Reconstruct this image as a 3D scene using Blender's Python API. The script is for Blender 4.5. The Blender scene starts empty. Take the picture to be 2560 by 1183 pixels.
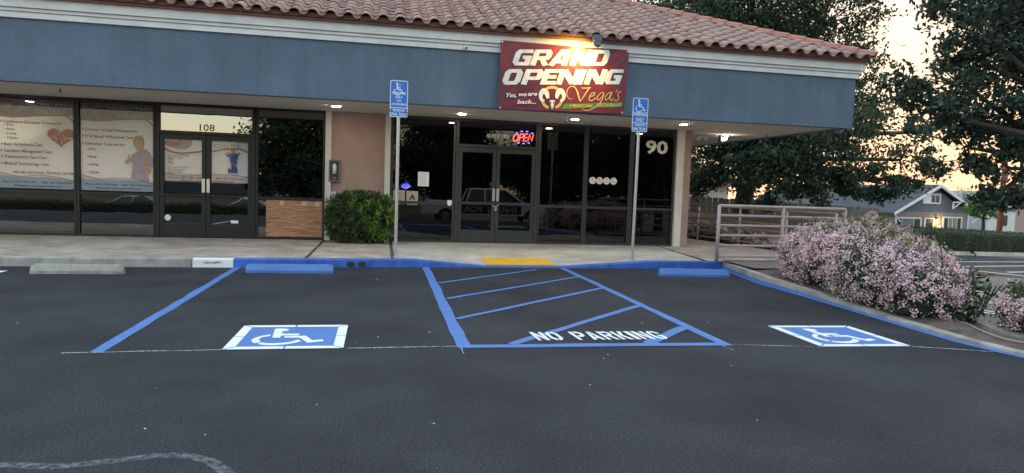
import bpy, math, random
import numpy as np
from mathutils import Matrix, Vector

random.seed(7)
rng = np.random.default_rng(11)
scn = bpy.context.scene
COL = scn.collection
R = math.radians

# ------------------------------------------------------------------ camera
CAM = np.array([0.0, 0.0, 1.5])
YAW, PIT, ROL, FPX = 0.194081, 0.069909, 0.033623, 1687.76
_f = np.array([math.sin(YAW) * math.cos(PIT), math.cos(YAW) * math.cos(PIT), -math.sin(PIT)])
_r0 = np.array([math.cos(YAW), -math.sin(YAW), 0.0])
_u0 = np.cross(_r0, _f)
_r = math.cos(ROL) * _r0 + math.sin(ROL) * _u0
_u = -math.sin(ROL) * _r0 + math.cos(ROL) * _u0
cd = bpy.data.cameras.new('camera')
cd.sensor_width = 36.0
cd.lens = 36.0 * FPX / 2560.0
cd.clip_start = 0.05
cd.clip_end = 2000.0
cam = bpy.data.objects.new('camera', cd)
mw = Matrix.Identity(4)
for i in range(3):
    mw[i][0], mw[i][1], mw[i][2], mw[i][3] = _r[i], _u[i], -_f[i], CAM[i]
cam.matrix_world = mw
COL.objects.link(cam)
scn.camera = cam

# ------------------------------------------------------------------ sky, sun, exposure
SUN_AZ, SUN_EL = R(46.0), R(2.0)          # azimuth from +Y towards +X: low behind the trees on the right
world = bpy.data.worlds.new('World')
scn.world = world
world.use_nodes = True
wn, wl = world.node_tree.nodes, world.node_tree.links
sky = wn.new('ShaderNodeTexSky')
sky.sky_type = 'NISHITA'
sky.sun_disc = False
sky.sun_elevation = SUN_EL
sky.sun_rotation = SUN_AZ
sky.altitude = 200.0
sky.air_density = 1.0
sky.dust_density = 1.6
sky.ozone_density = 1.4
bg = wn['Background']
# evening sky as the phone camera's tone curve shows it: one curve evens out the brightness of the whole dome
bw = wn.new('ShaderNodeRGBToBW')
pw = wn.new('ShaderNodeMath')
pw.operation = 'POWER'
pw.inputs[1].default_value = 1.04
dv = wn.new('ShaderNodeVectorMath')
dv.operation = 'DIVIDE'
gr = wn.new('ShaderNodeMath')
gr.operation = 'DIVIDE'
mixn = wn.new('ShaderNodeMix')
mixn.data_type = 'RGBA'
mixn.inputs['Factor'].default_value = 0.52
wl.new(sky.outputs['Color'], bw.inputs[0])
wl.new(bw.outputs[0], pw.inputs[0])
wl.new(sky.outputs['Color'], dv.inputs[0])
wl.new(pw.outputs[0], dv.inputs[1])
wl.new(bw.outputs[0], gr.inputs[0])
wl.new(pw.outputs[0], gr.inputs[1])
wl.new(gr.outputs[0], mixn.inputs['A'])
wl.new(dv.outputs[0], mixn.inputs['B'])
wl.new(mixn.outputs['Result'], bg.inputs['Color'])
bg.inputs['Strength'].default_value = 0.15
sd = bpy.data.lights.new('sun', 'SUN')
sd.energy = 0.12
sd.angle = R(8.0)
sd.color = (1.0, 0.72, 0.45)
sun = bpy.data.objects.new('sun', sd)
sdir = Vector((math.sin(SUN_AZ) * math.cos(SUN_EL), math.cos(SUN_AZ) * math.cos(SUN_EL), math.sin(SUN_EL)))
sun.rotation_euler = sdir.to_track_quat('Z', 'Y').to_euler()
sun.location = (30, 30, 20)
COL.objects.link(sun)
vs = scn.view_settings
vs.view_transform = 'Standard'
vs.look = 'None'
vs.gamma = 1.0
vs.use_curve_mapping = False
vs.exposure = 3.25
scn.cycles.max_bounces = 8
scn.cycles.transparent_max_bounces = 12
scn.cycles.use_denoising = True

# ------------------------------------------------------------------ helpers: materials
MATS = {}


def M(name, col, rough=0.6, var=0.0, vscale=3.0, bump=0.0, bscale=40.0, metal=0.0, spec=0.5, rand=0.0,
      col2=None, c2scale=1.0, c2lo=0.45, c2hi=0.62, emit=None, estr=0.0, island=0.0, trans=0.0, bump2=None):
    m = bpy.data.materials.new(name)
    m.use_nodes = True
    n, l = m.node_tree.nodes, m.node_tree.links
    b = n['Principled BSDF']
    b.inputs['Roughness'].default_value = rough
    b.inputs['Metallic'].default_value = metal
    b.inputs['Specular IOR Level'].default_value = spec
    b.inputs['Base Color'].default_value = (*col, 1)
    tc = n.new('ShaderNodeTexCoord')
    cur = None

    def noise(scale, detail=5.0, rough_=0.6):
        t = n.new('ShaderNodeTexNoise')
        t.inputs['Scale'].default_value = scale
        t.inputs['Detail'].default_value = detail
        t.inputs['Roughness'].default_value = rough_
        l.new(tc.outputs['Object'], t.inputs['Vector'])
        return t

    def rgb(c):
        q = n.new('ShaderNodeRGB')
        q.outputs[0].default_value = (*c, 1)
        return q.outputs[0]
    if col2 is not None:
        t = noise(c2scale)
        mr = n.new('ShaderNodeMapRange')
        mr.inputs['From Min'].default_value = c2lo
        mr.inputs['From Max'].default_value = c2hi
        l.new(t.outputs['Fac'], mr.inputs['Value'])
        mx = n.new('ShaderNodeMix')
        mx.data_type = 'RGBA'
        l.new(mr.outputs['Result'], mx.inputs['Factor'])
        mx.inputs['A'].default_value = (*col, 1)
        mx.inputs['B'].default_value = (*col2, 1)
        cur = mx.outputs['Result']
    if var or rand or island:
        hs = n.new('ShaderNodeHueSaturation')
        if cur is None:
            cur = rgb(col)
        l.new(cur, hs.inputs['Color'])
        val = None
        for amt, src in ((var, 'n'), (rand, 'o'), (island, 'i')):
            if not amt:
                continue
            if src == 'n':
                s = noise(vscale).outputs['Fac']
                lo, hi, gain = 0.3, 0.7, amt
            elif src == 'o':
                s = n.new('ShaderNodeObjectInfo').outputs['Random']
                lo, hi, gain = 0.0, 1.0, amt
            else:
                s = n.new('ShaderNodeNewGeometry').outputs['Random Per Island']
                lo, hi, gain = 0.0, 1.0, amt
            mr = n.new('ShaderNodeMapRange')
            mr.inputs['From Min'].default_value = lo
            mr.inputs['From Max'].default_value = hi
            mr.inputs['To Min'].default_value = 1 - gain
            mr.inputs['To Max'].default_value = 1 + gain
            l.new(s, mr.inputs['Value'])
            if val is None:
                val = mr.outputs['Result']
            else:
                mm = n.new('ShaderNodeMath')
                mm.operation = 'MULTIPLY'
                l.new(val, mm.inputs[0])
                l.new(mr.outputs['Result'], mm.inputs[1])
                val = mm.outputs[0]
        l.new(val, hs.inputs['Value'])
        cur = hs.outputs['Color']
    if cur is not None:
        l.new(cur, b.inputs['Base Color'])
    if bump:
        bp = n.new('ShaderNodeBump')
        bp.inputs['Strength'].default_value = bump
        bp.inputs['Distance'].default_value = 0.02
        l.new(noise(bscale, 6).outputs['Fac'], bp.inputs['Height'])
        last = bp
        if bump2:
            b2 = n.new('ShaderNodeBump')
            b2.inputs['Strength'].default_value = bump2[0]
            b2.inputs['Distance'].default_value = 0.05
            l.new(noise(bump2[1], 3).outputs['Fac'], b2.inputs['Height'])
            l.new(bp.outputs['Normal'], b2.inputs['Normal'])
            last = b2
        l.new(last.outputs['Normal'], b.inputs['Normal'])
    if emit is not None:
        b.inputs['Emission Color'].default_value = (*emit, 1)
        b.inputs['Emission Strength'].default_value = estr
    if trans:
        tr = n.new('ShaderNodeBsdfTranslucent')
        if cur is not None:
            l.new(cur, tr.inputs['Color'])
        else:
            tr.inputs['Color'].default_value = (*col, 1)
        ms = n.new('ShaderNodeMixShader')
        ms.inputs[0].default_value = trans
        l.new(b.outputs[0], ms.inputs[1])
        l.new(tr.outputs[0], ms.inputs[2])
        l.new(ms.outputs[0], n['Material Output'].inputs['Surface'])
    MATS[name] = m
    return m


def glass(name, refl, tint, wave=0.0):
    m = bpy.data.materials.new(name)
    m.use_nodes = True
    n, l = m.node_tree.nodes, m.node_tree.links
    n.remove(n['Principled BSDF'])
    g = n.new('ShaderNodeBsdfGlossy')
    g.inputs['Roughness'].default_value = 0.0
    g.inputs['Color'].default_value = (1, 1, 1, 1)
    t = n.new('ShaderNodeBsdfTransparent')
    t.inputs['Color'].default_value = (*tint, 1)
    fr = n.new('ShaderNodeFresnel')
    fr.inputs['IOR'].default_value = 1.5
    mr = n.new('ShaderNodeMapRange')
    mr.inputs['From Min'].default_value = 0.04
    mr.inputs['From Max'].default_value = 1.0
    mr.inputs['To Min'].default_value = refl
    mr.inputs['To Max'].default_value = 1.0
    l.new(fr.outputs[0], mr.inputs['Value'])
    ms = n.new('ShaderNodeMixShader')
    l.new(mr.outputs[0], ms.inputs[0])
    l.new(t.outputs[0], ms.inputs[1])
    l.new(g.outputs[0], ms.inputs[2])
    if wave:
        tc = n.new('ShaderNodeTexCoord')
        nz = n.new('ShaderNodeTexNoise')
        nz.inputs['Scale'].default_value = 1.3
        nz.inputs['Detail'].default_value = 2.0
        l.new(tc.outputs['Object'], nz.inputs['Vector'])
        bp = n.new('ShaderNodeBump')
        bp.inputs['Strength'].default_value = wave
        bp.inputs['Distance'].default_value = 0.02
        l.new(nz.outputs['Fac'], bp.inputs['Height'])
        l.new(bp.outputs['Normal'], g.inputs['Normal'])
    l.new(ms.outputs[0], n['Material Output'].inputs['Surface'])
    MATS[name] = m
    return m


def decal(name, col, scale, lo, hi, amount=1.0):
    """worn paint or chalk: a thin coat with noise-shaped bare spots"""
    m = M(name, col, 0.85)
    n, l = m.node_tree.nodes, m.node_tree.links
    b = n['Principled BSDF']
    tc = n.new('ShaderNodeTexCoord')
    nz = n.new('ShaderNodeTexNoise')
    nz.inputs['Scale'].default_value = scale
    nz.inputs['Detail'].default_value = 8.0
    nz.inputs['Roughness'].default_value = 0.7
    l.new(tc.outputs['Object'], nz.inputs['Vector'])
    mr = n.new('ShaderNodeMapRange')
    mr.inputs['From Min'].default_value = lo
    mr.inputs['From Max'].default_value = hi
    mr.inputs['To Max'].default_value = amount
    l.new(nz.outputs['Fac'], mr.inputs['Value'])
    t = n.new('ShaderNodeBsdfTransparent')
    ms = n.new('ShaderNodeMixShader')
    l.new(mr.outputs[0], ms.inputs[0])
    l.new(t.outputs[0], ms.inputs[1])
    l.new(b.outputs[0], ms.inputs[2])
    l.new(ms.outputs[0], n['Material Output'].inputs['Surface'])
    return m


# ------------------------------------------------------------------ helpers: geometry
class MB:
    def __init__(self):
        self.v, self.f = [], []

    def add(self, vs_, fs_):
        o = len(self.v)
        self.v += [tuple(map(float, q)) for q in vs_]
        self.f += [tuple(i + o for i in q) for q in fs_]
        return self

    def box(self, x0, x1, y0, y1, z0, z1):
        vs_ = [(x, y, z) for z in (z0, z1) for y in (y0, y1) for x in (x0, x1)]
        return self.add(vs_, [(0, 2, 3, 1), (4, 5, 7, 6), (0, 1, 5, 4), (2, 6, 7, 3), (0, 4, 6, 2), (1, 3, 7, 5)])

    def bbox(self, x0, x1, y0, y1, z0, z1, c=0.01):
        """box with chamfered long edges in the XZ outline"""
        pts = [(x0 + c, z0), (x1 - c, z0), (x1, z0 + c), (x1, z1 - c), (x1 - c, z1), (x0 + c, z1), (x0, z1 - c), (x0, z0 + c)]
        return self.prism(pts, y0, y1)

    def prism(self, pts, y0, y1):
        """XZ outline (counter-clockwise seen from -Y) extruded from y0 to y1"""
        n = len(pts)
        vs_ = [(x, y0, z) for x, z in pts] + [(x, y1, z) for x, z in pts]
        fs_ = [tuple(range(n)), tuple(range(2 * n - 1, n - 1, -1))]
        fs_ += [(i, i + n, (i + 1) % n + n, (i + 1) % n) for i in range(n)]
        return self.add(vs_, fs_)

    def prism_x(self, pts, x0, x1):
        """YZ outline extruded along X"""
        n = len(pts)
        vs_ = [(x0, y, z) for y, z in pts] + [(x1, y, z) for y, z in pts]
        fs_ = [tuple(range(n - 1, -1, -1)), tuple(range(n, 2 * n))]
        fs_ += [(i, (i + 1) % n, (i + 1) % n + n, i + n) for i in range(n)]
        return self.add(vs_, fs_)

    def prism_z(self, pts, z0, z1):
        n = len(pts)
        vs_ = [(x, y, z0) for x, y in pts] + [(x, y, z1) for x, y in pts]
        fs_ = [tuple(range(n - 1, -1, -1)), tuple(range(n, 2 * n))]
        fs_ += [(i, (i + 1) % n, (i + 1) % n + n, i + n) for i in range(n)]
        return self.add(vs_, fs_)

    def flat(self, pts, y):
        """printed XZ polygon on the plane y, facing -Y"""
        return self.add([(x, y, z) for x, z in pts], [tuple(range(len(pts)))])

    def ground(self, pts, z):
        return self.add([(x, y, z) for x, y in pts], [tuple(range(len(pts)))])

    def tube(self, path, rad, n=10, cap=True):
        path = [np.array(q, float) for q in path]
        rad = [rad] * len(path) if np.isscalar(rad) else rad
        o = len(self.v)
        prev = None
        for i, q in enumerate(path):
            d = path[min(i + 1, len(path) - 1)] - path[max(i - 1, 0)]
            d /= (np.linalg.norm(d) + 1e-9)
            if prev is None:
                a = np.array([0, 0, 1.0]) if abs(d[2]) < 0.9 else np.array([1.0, 0, 0])
                s = np.cross(d, a)
            else:
                s = prev - d * (prev @ d)
            s /= (np.linalg.norm(s) + 1e-9)
            prev = s
            t = np.cross(d, s)
            for k in range(n):
                w = 2 * math.pi * k / n
                self.v.append(tuple(q + rad[i] * (math.cos(w) * s + math.sin(w) * t)))
        for i in range(len(path) - 1):
            for k in range(n):
                a, b_ = o + i * n + k, o + i * n + (k + 1) % n
                self.f.append((a, b_, b_ + n, a + n))
        if cap:
            self.f.append(tuple(o + k for k in range(n - 1, -1, -1)))
            e = o + (len(path) - 1) * n
            self.f.append(tuple(e + k for k in range(n)))
        return self

    def mesh(self, name, mat, smooth=False):
        me = bpy.data.meshes.new(name)
        me.from_pydata(self.v, [], self.f)
        if mat is not None:
            me.materials.append(mat)
        if smooth:
            for p_ in me.polygons:
                p_.use_smooth = True
        me.update()
        return me


def world_of(o):
    m = Matrix.Identity(4)
    while o is not None:
        m = (o.matrix_parent_inverse @ o.matrix_basis if o.parent else o.matrix_basis) @ m
        o = o.parent
    return m


def put(name, data, parent=None, loc=None, rotz=0.0, local=False):
    o = bpy.data.objects.new(name, data)
    COL.objects.link(o)
    if loc is not None:
        o.location = loc
    if rotz:
        o.rotation_euler = (0, 0, rotz)
    if parent is not None:
        o.parent = parent
        if not local:
            o.matrix_parent_inverse = world_of(parent).inverted()
    return o


def tag(o, label=None, cat=None, group=None, kind=None):
    if label:
        o['label'] = label
    if cat:
        o['category'] = cat
    if group:
        o['group'] = group
    if kind:
        o['kind'] = kind
    return o


def thing(name, label, cat, loc=(0, 0, 0), rotz=0.0, group=None):
    o = put(name, None, None, loc, rotz)
    o.empty_display_size = 0.2
    return tag(o, label, cat, group)


def part(name, mb, mat, parent, label=None, smooth=False, local=False):
    o = put(name, mb.mesh(name, mat, smooth), parent, local=local)
    if label:
        o['label'] = label
    return o


def struct(name, mb, mat, smooth=False, label=None):
    o = put(name, mb.mesh(name, mat, smooth))
    return tag(o, label, None, None, 'structure')


def solo(name, mb, mat, label, cat, group=None, smooth=False):
    """a thing that is one mesh, origin at its base"""
    vv = np.array(mb.v)
    c = np.array([(vv[:, 0].min() + vv[:, 0].max()) / 2, (vv[:, 1].min() + vv[:, 1].max()) / 2, vv[:, 2].min()])
    mb.v = [tuple(q) for q in vv - c]
    o = put(name, mb.mesh(name, mat, smooth), None, c)
    return tag(o, label, cat, group)


def circle(cx, cz, rx, rz=None, n=24, a0=0.0, a1=2 * math.pi):
    rz = rx if rz is None else rz
    full = abs(a1 - a0 - 2 * math.pi) < 1e-6
    k = n if full else n + 1
    return [(cx + rx * math.cos(a0 + (a1 - a0) * i / n), cz + rz * math.sin(a0 + (a1 - a0) * i / n)) for i in range(k)]


def rrect(x0, x1, z0, z1, r, n=4):
    out = []
    for cx, cz, a in ((x1 - r, z1 - r, 0), (x0 + r, z1 - r, 90), (x0 + r, z0 + r, 180), (x1 - r, z0 + r, 270)):
        out += [(cx + r * math.cos(R(a + 90 * i / n)), cz + r * math.sin(R(a + 90 * i / n))) for i in range(n + 1)]
    return out


def smooth_path(pts, k=6):
    """Catmull-Rom through the points"""
    p_ = [np.array(q, float) for q in pts]
    p_ = [2 * p_[0] - p_[1]] + p_ + [2 * p_[-1] - p_[-2]]
    out = []
    for i in range(1, len(p_) - 2):
        for j in range(k):
            t = j / k
            a, b_, c, d = p_[i - 1], p_[i], p_[i + 1], p_[i + 2]
            out.append(0.5 * ((2 * b_) + (c - a) * t + (2 * a - 5 * b_ + 4 * c - d) * t * t + (3 * b_ - a - 3 * c + d) * t ** 3))
    out.append(p_[-2])
    return out


def ribbon(path, w, closed=False):
    """2D stroke as mitred quads"""
    P = [np.array(q, float) for q in path]
    n = len(P)
    w = [w] * n if np.isscalar(w) else list(w)
    L, Rr = [], []
    for i in range(n):
        a = P[(i - 1) % n] if (closed or i > 0) else None
        b_ = P[(i + 1) % n] if (closed or i < n - 1) else None
        d1 = (P[i] - a) if a is not None else (b_ - P[i])
        d2 = (b_ - P[i]) if b_ is not None else d1
        d1 = d1 / (np.linalg.norm(d1) + 1e-9)
        d2 = d2 / (np.linalg.norm(d2) + 1e-9)
        n1, n2 = np.array([-d1[1], d1[0]]), np.array([-d2[1], d2[0]])
        m = n1 + n2
        m /= (np.linalg.norm(m) + 1e-9)
        k = 1.0 / max(0.45, m @ n1)
        L.append(P[i] + m * k * w[i] / 2)
        Rr.append(P[i] - m * k * w[i] / 2)
    q = []
    for i in range(n if closed else n - 1):
        j = (i + 1) % n
        q.append([tuple(Rr[i]), tuple(Rr[j]), tuple(L[j]), tuple(L[i])])
    return q


TEXTS = {}


def text2d(body, offset=0.0, shear=0.0, space=1.0):
    key = (body, offset, shear, space)
    if key not in TEXTS:
        cu = bpy.data.curves.new('t', 'FONT')
        cu.body = body
        cu.offset = offset
        cu.shear = shear
        cu.space_character = space
        cu.resolution_u = 2
        o = bpy.data.objects.new('t', cu)
        me = bpy.data.meshes.new_from_object(o)
        v = np.array([q.co[:2] for q in me.vertices])
        f = [tuple(p_.vertices) for p_ in me.polygons]
        bpy.data.objects.remove(o)
        bpy.data.curves.remove(cu)
        bpy.data.meshes.remove(me)
        TEXTS[key] = (v, f)
    return TEXTS[key]


def text_at(mb, body, x0, x1, zc, cap, y, offset=0.01, shear=0.0, space=1.0, mirror=False, slope=0.0):
    """lettering fitted between x0 and x1, centred on zc, capital height cap, on the plane y"""
    v, f = text2d(body, offset, shear, space)
    lo, hi = v.min(0), v.max(0)
    hv, _ = text2d('H', offset)
    ch = hv[:, 1].max() - hv[:, 1].min()
    s = (x1 - x0) / (hi[0] - lo[0])
    base = zc - cap / 2
    sz = cap / ch
    vs_ = [(x0 + (q[0] - lo[0]) * s, y, base + q[1] * sz + slope * (q[0] - lo[0]) * s) for q in v]
    mb.add(vs_, f)
    return mb


def AF(A):
    return lambda a, b_: (A[0][0] + A[0][1] * a + A[0][2] * b_, A[1][0] + A[1][1] * a + A[1][2] * b_)


def np_mesh(name, V, F, mat, smooth=False):
    """big mesh from numpy arrays (F: n x k)"""
    me = bpy.data.meshes.new(name)
    k = F.shape[1]
    me.vertices.add(len(V))
    me.vertices.foreach_set('co', V.astype(np.float32).ravel())
    me.loops.add(F.size)
    me.loops.foreach_set('vertex_index', F.astype(np.int32).ravel())
    me.polygons.add(len(F))
    me.polygons.foreach_set('loop_start', np.arange(0, F.size, k, dtype=np.int32))
    me.polygons.foreach_set('loop_total', np.full(len(F), k, dtype=np.int32))
    me.materials.append(mat)
    me.update(calc_edges=True)
    return me


def unit(a):
    return a / (np.linalg.norm(a, axis=1, keepdims=True) + 1e-9)


def leaves(C, length, width, up=0.3, D=None, droop=0.0):
    """rhombic leaves, each a little folded quad, at the centres C"""
    n = len(C)
    if D is None:
        D = rng.normal(size=(n, 3))
        D[:, 2] -= droop
    D = unit(D)
    N = rng.normal(size=(n, 3))
    N[:, 2] += up
    S = unit(np.cross(D, N))
    ls = length * rng.uniform(0.65, 1.3, (n, 1))
    ws = width * rng.uniform(0.65, 1.3, (n, 1))
    V = np.stack([C - D * ls / 2, C + S * ws / 2 + D * ls * 0.05, C + D * ls / 2, C - S * ws / 2 + D * ls * 0.05], 1).reshape(-1, 3)
    F = np.arange(4 * n).reshape(n, 4)
    return V, F


# ------------------------------------------------------------------ materials
m_asph = M('asphalt_sealed', (0.0175, 0.018, 0.0198), 0.78, var=0.34, vscale=0.8, bump=0.55, bscale=80, col2=(0.048, 0.049, 0.053),
           c2scale=60, c2lo=0.40, c2hi=0.64, bump2=(0.25, 5), spec=0.25)
_n, _l = m_asph.node_tree.nodes, m_asph.node_tree.links
_tc = _n.new('ShaderNodeTexCoord')


def _nz(scale, det=4.0):
    t = _n.new('ShaderNodeTexNoise')
    t.inputs['Scale'].default_value = scale
    t.inputs['Detail'].default_value = det
    _l.new(_tc.outputs['Object'], t.inputs['Vector'])
    return t.outputs['Fac']


# ravelled patches where the seal coat lets the stone show: coarse relief inside a large mask
_vo = _n.new('ShaderNodeTexVoronoi')
_vo.inputs['Scale'].default_value = 55.0
_l.new(_tc.outputs['Object'], _vo.inputs['Vector'])
_mr = _n.new('ShaderNodeMapRange')
_mr.inputs['From Min'].default_value, _mr.inputs['From Max'].default_value = 0.46, 0.68
_l.new(_nz(0.55), _mr.inputs['Value'])
_mm = _n.new('ShaderNodeMath')
_mm.operation = 'MULTIPLY'
_l.new(_vo.outputs['Distance'], _mm.inputs[0])
_l.new(_mr.outputs[0], _mm.inputs[1])
_bp = _n.new('ShaderNodeBump')
_bp.inputs['Strength'].default_value = 0.7
_bp.inputs['Distance'].default_value = 0.03
_l.new(_mm.outputs[0], _bp.inputs['Height'])
_pb = _n['Principled BSDF']
_old = _pb.inputs['Normal'].links[0].from_socket
_l.new(_old, _bp.inputs['Normal'])
_l.new(_bp.outputs['Normal'], _pb.inputs['Normal'])
m_asph_old = M('asphalt_old', (0.12, 0.115, 0.105), 0.85, var=0.2, vscale=1.2, bump=0.4, bscale=50)
m_land = M('ground_earth', (0.10, 0.095, 0.085), 0.9, var=0.25, vscale=0.3)
m_tan = M('aggregate_tan', (0.47, 0.39, 0.31), 0.85, var=0.22, vscale=1.6, bump=0.35, bscale=90, col2=(0.37, 0.30, 0.235), c2scale=0.9)
m_conc = M('concrete_pale', (0.50, 0.465, 0.39), 0.85, var=0.12, vscale=1.5, bump=0.2, bscale=60, col2=(0.40, 0.36, 0.29), c2scale=0.8)
m_kerb = M('concrete_kerb', (0.38, 0.36, 0.31), 0.85, var=0.25, vscale=3, bump=0.4, bscale=40, col2=(0.25, 0.23, 0.2), c2scale=2.5)
m_blue = M('paint_blue', (0.075, 0.18, 0.45), 0.55, var=0.12, vscale=4, bump=0.25, bscale=60)
m_bluek = M('paint_blue_kerb', (0.035, 0.125, 0.47), 0.45, var=0.15, vscale=3, bump=0.3, bscale=30)
m_white = M('paint_white_road', (0.78, 0.79, 0.77), 0.6, var=0.06, vscale=5, bump=0.2, bscale=60)
m_yellow = M('tactile_yellow', (0.75, 0.42, 0.03), 0.6, var=0.1, vscale=4, bump=0.2, bscale=50)
m_chalk = decal('chalk', (0.62, 0.63, 0.65), 30, 0.35, 0.6)
m_chalk_old = decal('chalk_faded', (0.40, 0.41, 0.44), 26, 0.40, 0.80, 0.6)
m_soil = M('mulch', (0.12, 0.085, 0.07), 0.95, var=0.4, vscale=6, bump=0.8, bscale=25)
m_mauve = M('mauve_paving', (0.17, 0.125, 0.115), 0.9, var=0.2, vscale=5, bump=0.4, bscale=60)
m_stucco_b = M('stucco_blue', (0.122, 0.172, 0.232), 0.85, var=0.12, vscale=1.2, bump=1.0, bscale=16, bump2=(0.6, 34))
m_stucco_t = M('stucco_taupe', (0.38, 0.262, 0.222), 0.9, var=0.1, vscale=1.5, bump=0.6, bscale=35)
m_soffit = M('stucco_soffit', (0.62, 0.57, 0.50), 0.9, var=0.06, vscale=1.5, bump=0.4, bscale=40)
m_trim = M('painted_wood_white', (0.72, 0.72, 0.70), 0.6, var=0.07, vscale=3, bump=0.2, bscale=25)
m_wtrim = M('stucco_white', (0.70, 0.67, 0.60), 0.8, var=0.07, vscale=3, bump=0.3, bscale=40)
m_tile = M('clay_tile', (0.37, 0.235, 0.195), 0.8, var=0.15, vscale=5, bump=0.15, bscale=30, rand=0.16, col2=(0.33, 0.235, 0.205), c2scale=1.1)
m_tile_far = M('clay_tile_far', (0.37, 0.235, 0.195), 0.8, var=0.15, vscale=5, island=0.16, col2=(0.33, 0.235, 0.205), c2scale=1.1)
m_tile_red = M('clay_tile_ridge', (0.36, 0.145, 0.105), 0.75, var=0.12, vscale=5, rand=0.08)
m_deck = M('roof_underlay', (0.24, 0.13, 0.10), 0.9, var=0.2, vscale=3)
m_frame = M('bronze_anodised', (0.009, 0.009, 0.010), 0.4, spec=0.5, var=0.1, vscale=5)
m_frame2 = M('bronze_anodised_grey', (0.045, 0.043, 0.043), 0.4, var=0.1, vscale=5)
m_glass_l = glass('glass_film', 0.42, (0.35, 0.33, 0.31), 0.06)
m_glass_low = glass('glass_film_low', 0.20, (0.25, 0.24, 0.22), 0.07)
m_glass_p = glass('glass_poster', 0.05, (0.95, 0.94, 0.92), 0.02)
m_glass_r = glass('glass_dark', 0.065, (0.10, 0.11, 0.12), 0.02)
m_dark = M('dark_interior', (0.03, 0.03, 0.032), 0.9, var=0.3, vscale=1)
m_metal = M('galvanised', (0.55, 0.56, 0.57), 0.35, metal=0.75, var=0.1, vscale=6)
m_alu = M('aluminium', (0.7, 0.7, 0.68), 0.3, metal=0.8, var=0.05, vscale=8)
m_black = M('black_plastic', (0.02, 0.021, 0.024), 0.5, var=0.1, vscale=9)
m_lampgrey = M('lamp_grey', (0.10, 0.115, 0.14), 0.5, var=0.1, vscale=9)
m_signblue = M('sign_blue', (0.03, 0.17, 0.58), 0.35, var=0.04, vscale=6)
m_signwhite = M('sign_white', (0.78, 0.82, 0.86), 0.4, var=0.04, vscale=6)
m_paper = M('poster_paper', (0.90, 0.89, 0.87), 0.6, var=0.04, vscale=2)
m_pblue = M('print_blue_grey', (0.13, 0.15, 0.19), 0.6, var=0.05, vscale=4)
m_pband = M('print_pale_blue', (0.52, 0.58, 0.64), 0.6, var=0.05, vscale=4)
m_pred = M('print_red', (0.42, 0.035, 0.04), 0.6, var=0.05, vscale=4)
m_pblack = M('print_black', (0.02, 0.02, 0.025), 0.6, var=0.05, vscale=4)
m_pgrey = M('print_grey', (0.36, 0.36, 0.36), 0.6, var=0.05, vscale=4)
m_ptitle = M('print_silver', (0.58, 0.58, 0.58), 0.6, var=0.05, vscale=4)
m_pwhite = M('print_white', (0.85, 0.85, 0.83), 0.6, var=0.03, vscale=4)
m_skin = M('print_skin', (0.55, 0.32, 0.22), 0.6, var=0.08, vscale=9)
m_hair = M('print_hair', (0.36, 0.22, 0.12), 0.6, var=0.15, vscale=12)
m_scrub = M('print_lilac', (0.36, 0.34, 0.48), 0.6, var=0.15, vscale=9)
m_scrub2 = M('print_scrub_blue', (0.10, 0.16, 0.36), 0.6, var=0.15, vscale=9)
m_ply = M('plywood', (0.46, 0.24, 0.13), 0.75, var=0.12, vscale=4, bump=0.2, bscale=30)
m_pipe = M('pipe_mauve', (0.42, 0.335, 0.31), 0.5, var=0.1, vscale=5)
m_pipe2 = M('pipe_rust', (0.26, 0.175, 0.12), 0.6, var=0.25, vscale=4)
m_plank = M('fence_wood', (0.17, 0.155, 0.14), 0.9, var=0.25, vscale=4, rand=0.2, bump=0.3, bscale=20)
m_block = M('block_wall', (0.26, 0.20, 0.165), 0.9, var=0.3, vscale=2, bump=0.4, bscale=12)
m_bark = M('bark', (0.06, 0.048, 0.04), 0.95, var=0.3, vscale=6, bump=0.8, bscale=14)
m_leaf_oak = M('leaf_oak', (0.055, 0.085, 0.050), 0.7, spec=0.2, island=0.45, trans=0.25)
m_leaf_near = M('leaf_near', (0.048, 0.074, 0.050), 0.65, spec=0.2, island=0.45, trans=0.2)
m_leaf_bush = M('leaf_bush', (0.055, 0.09, 0.035), 0.45, island=0.5, trans=0.15)
m_leaf_olive = M('leaf_new_growth', (0.15, 0.17, 0.06), 0.5, island=0.35, trans=0.2)
m_petal = M('petal_pink', (0.80, 0.57, 0.585), 0.7, island=0.35, trans=0.2)
m_leaf_pod = M('leaf_podocarpus', (0.05, 0.09, 0.03), 0.45, island=0.55, trans=0.15)
m_leaf_pod2 = M('leaf_podocarpus_new', (0.21, 0.33, 0.055), 0.5, island=0.35, trans=0.2)
m_hedge = M('leaf_hedge', (0.05, 0.085, 0.03), 0.6, island=0.45, trans=0.1)
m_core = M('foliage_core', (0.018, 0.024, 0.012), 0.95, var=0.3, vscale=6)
m_leaf_lime = M('leaf_lime', (0.13, 0.24, 0.05), 0.6, island=0.4, trans=0.3)
m_lens = M('lamp_lens_lit', (0.9, 0.88, 0.82), 0.4, emit=(1.0, 0.86, 0.68), estr=14.0)
m_red_neon = M('neon_red', (0.9, 0.2, 0.15), 0.4, emit=(1.0, 0.10, 0.07), estr=3.2)
m_blue_led = M('led_blue', (0.4, 0.4, 0.95), 0.4, emit=(0.16, 0.17, 1.0), estr=3.2)



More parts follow.
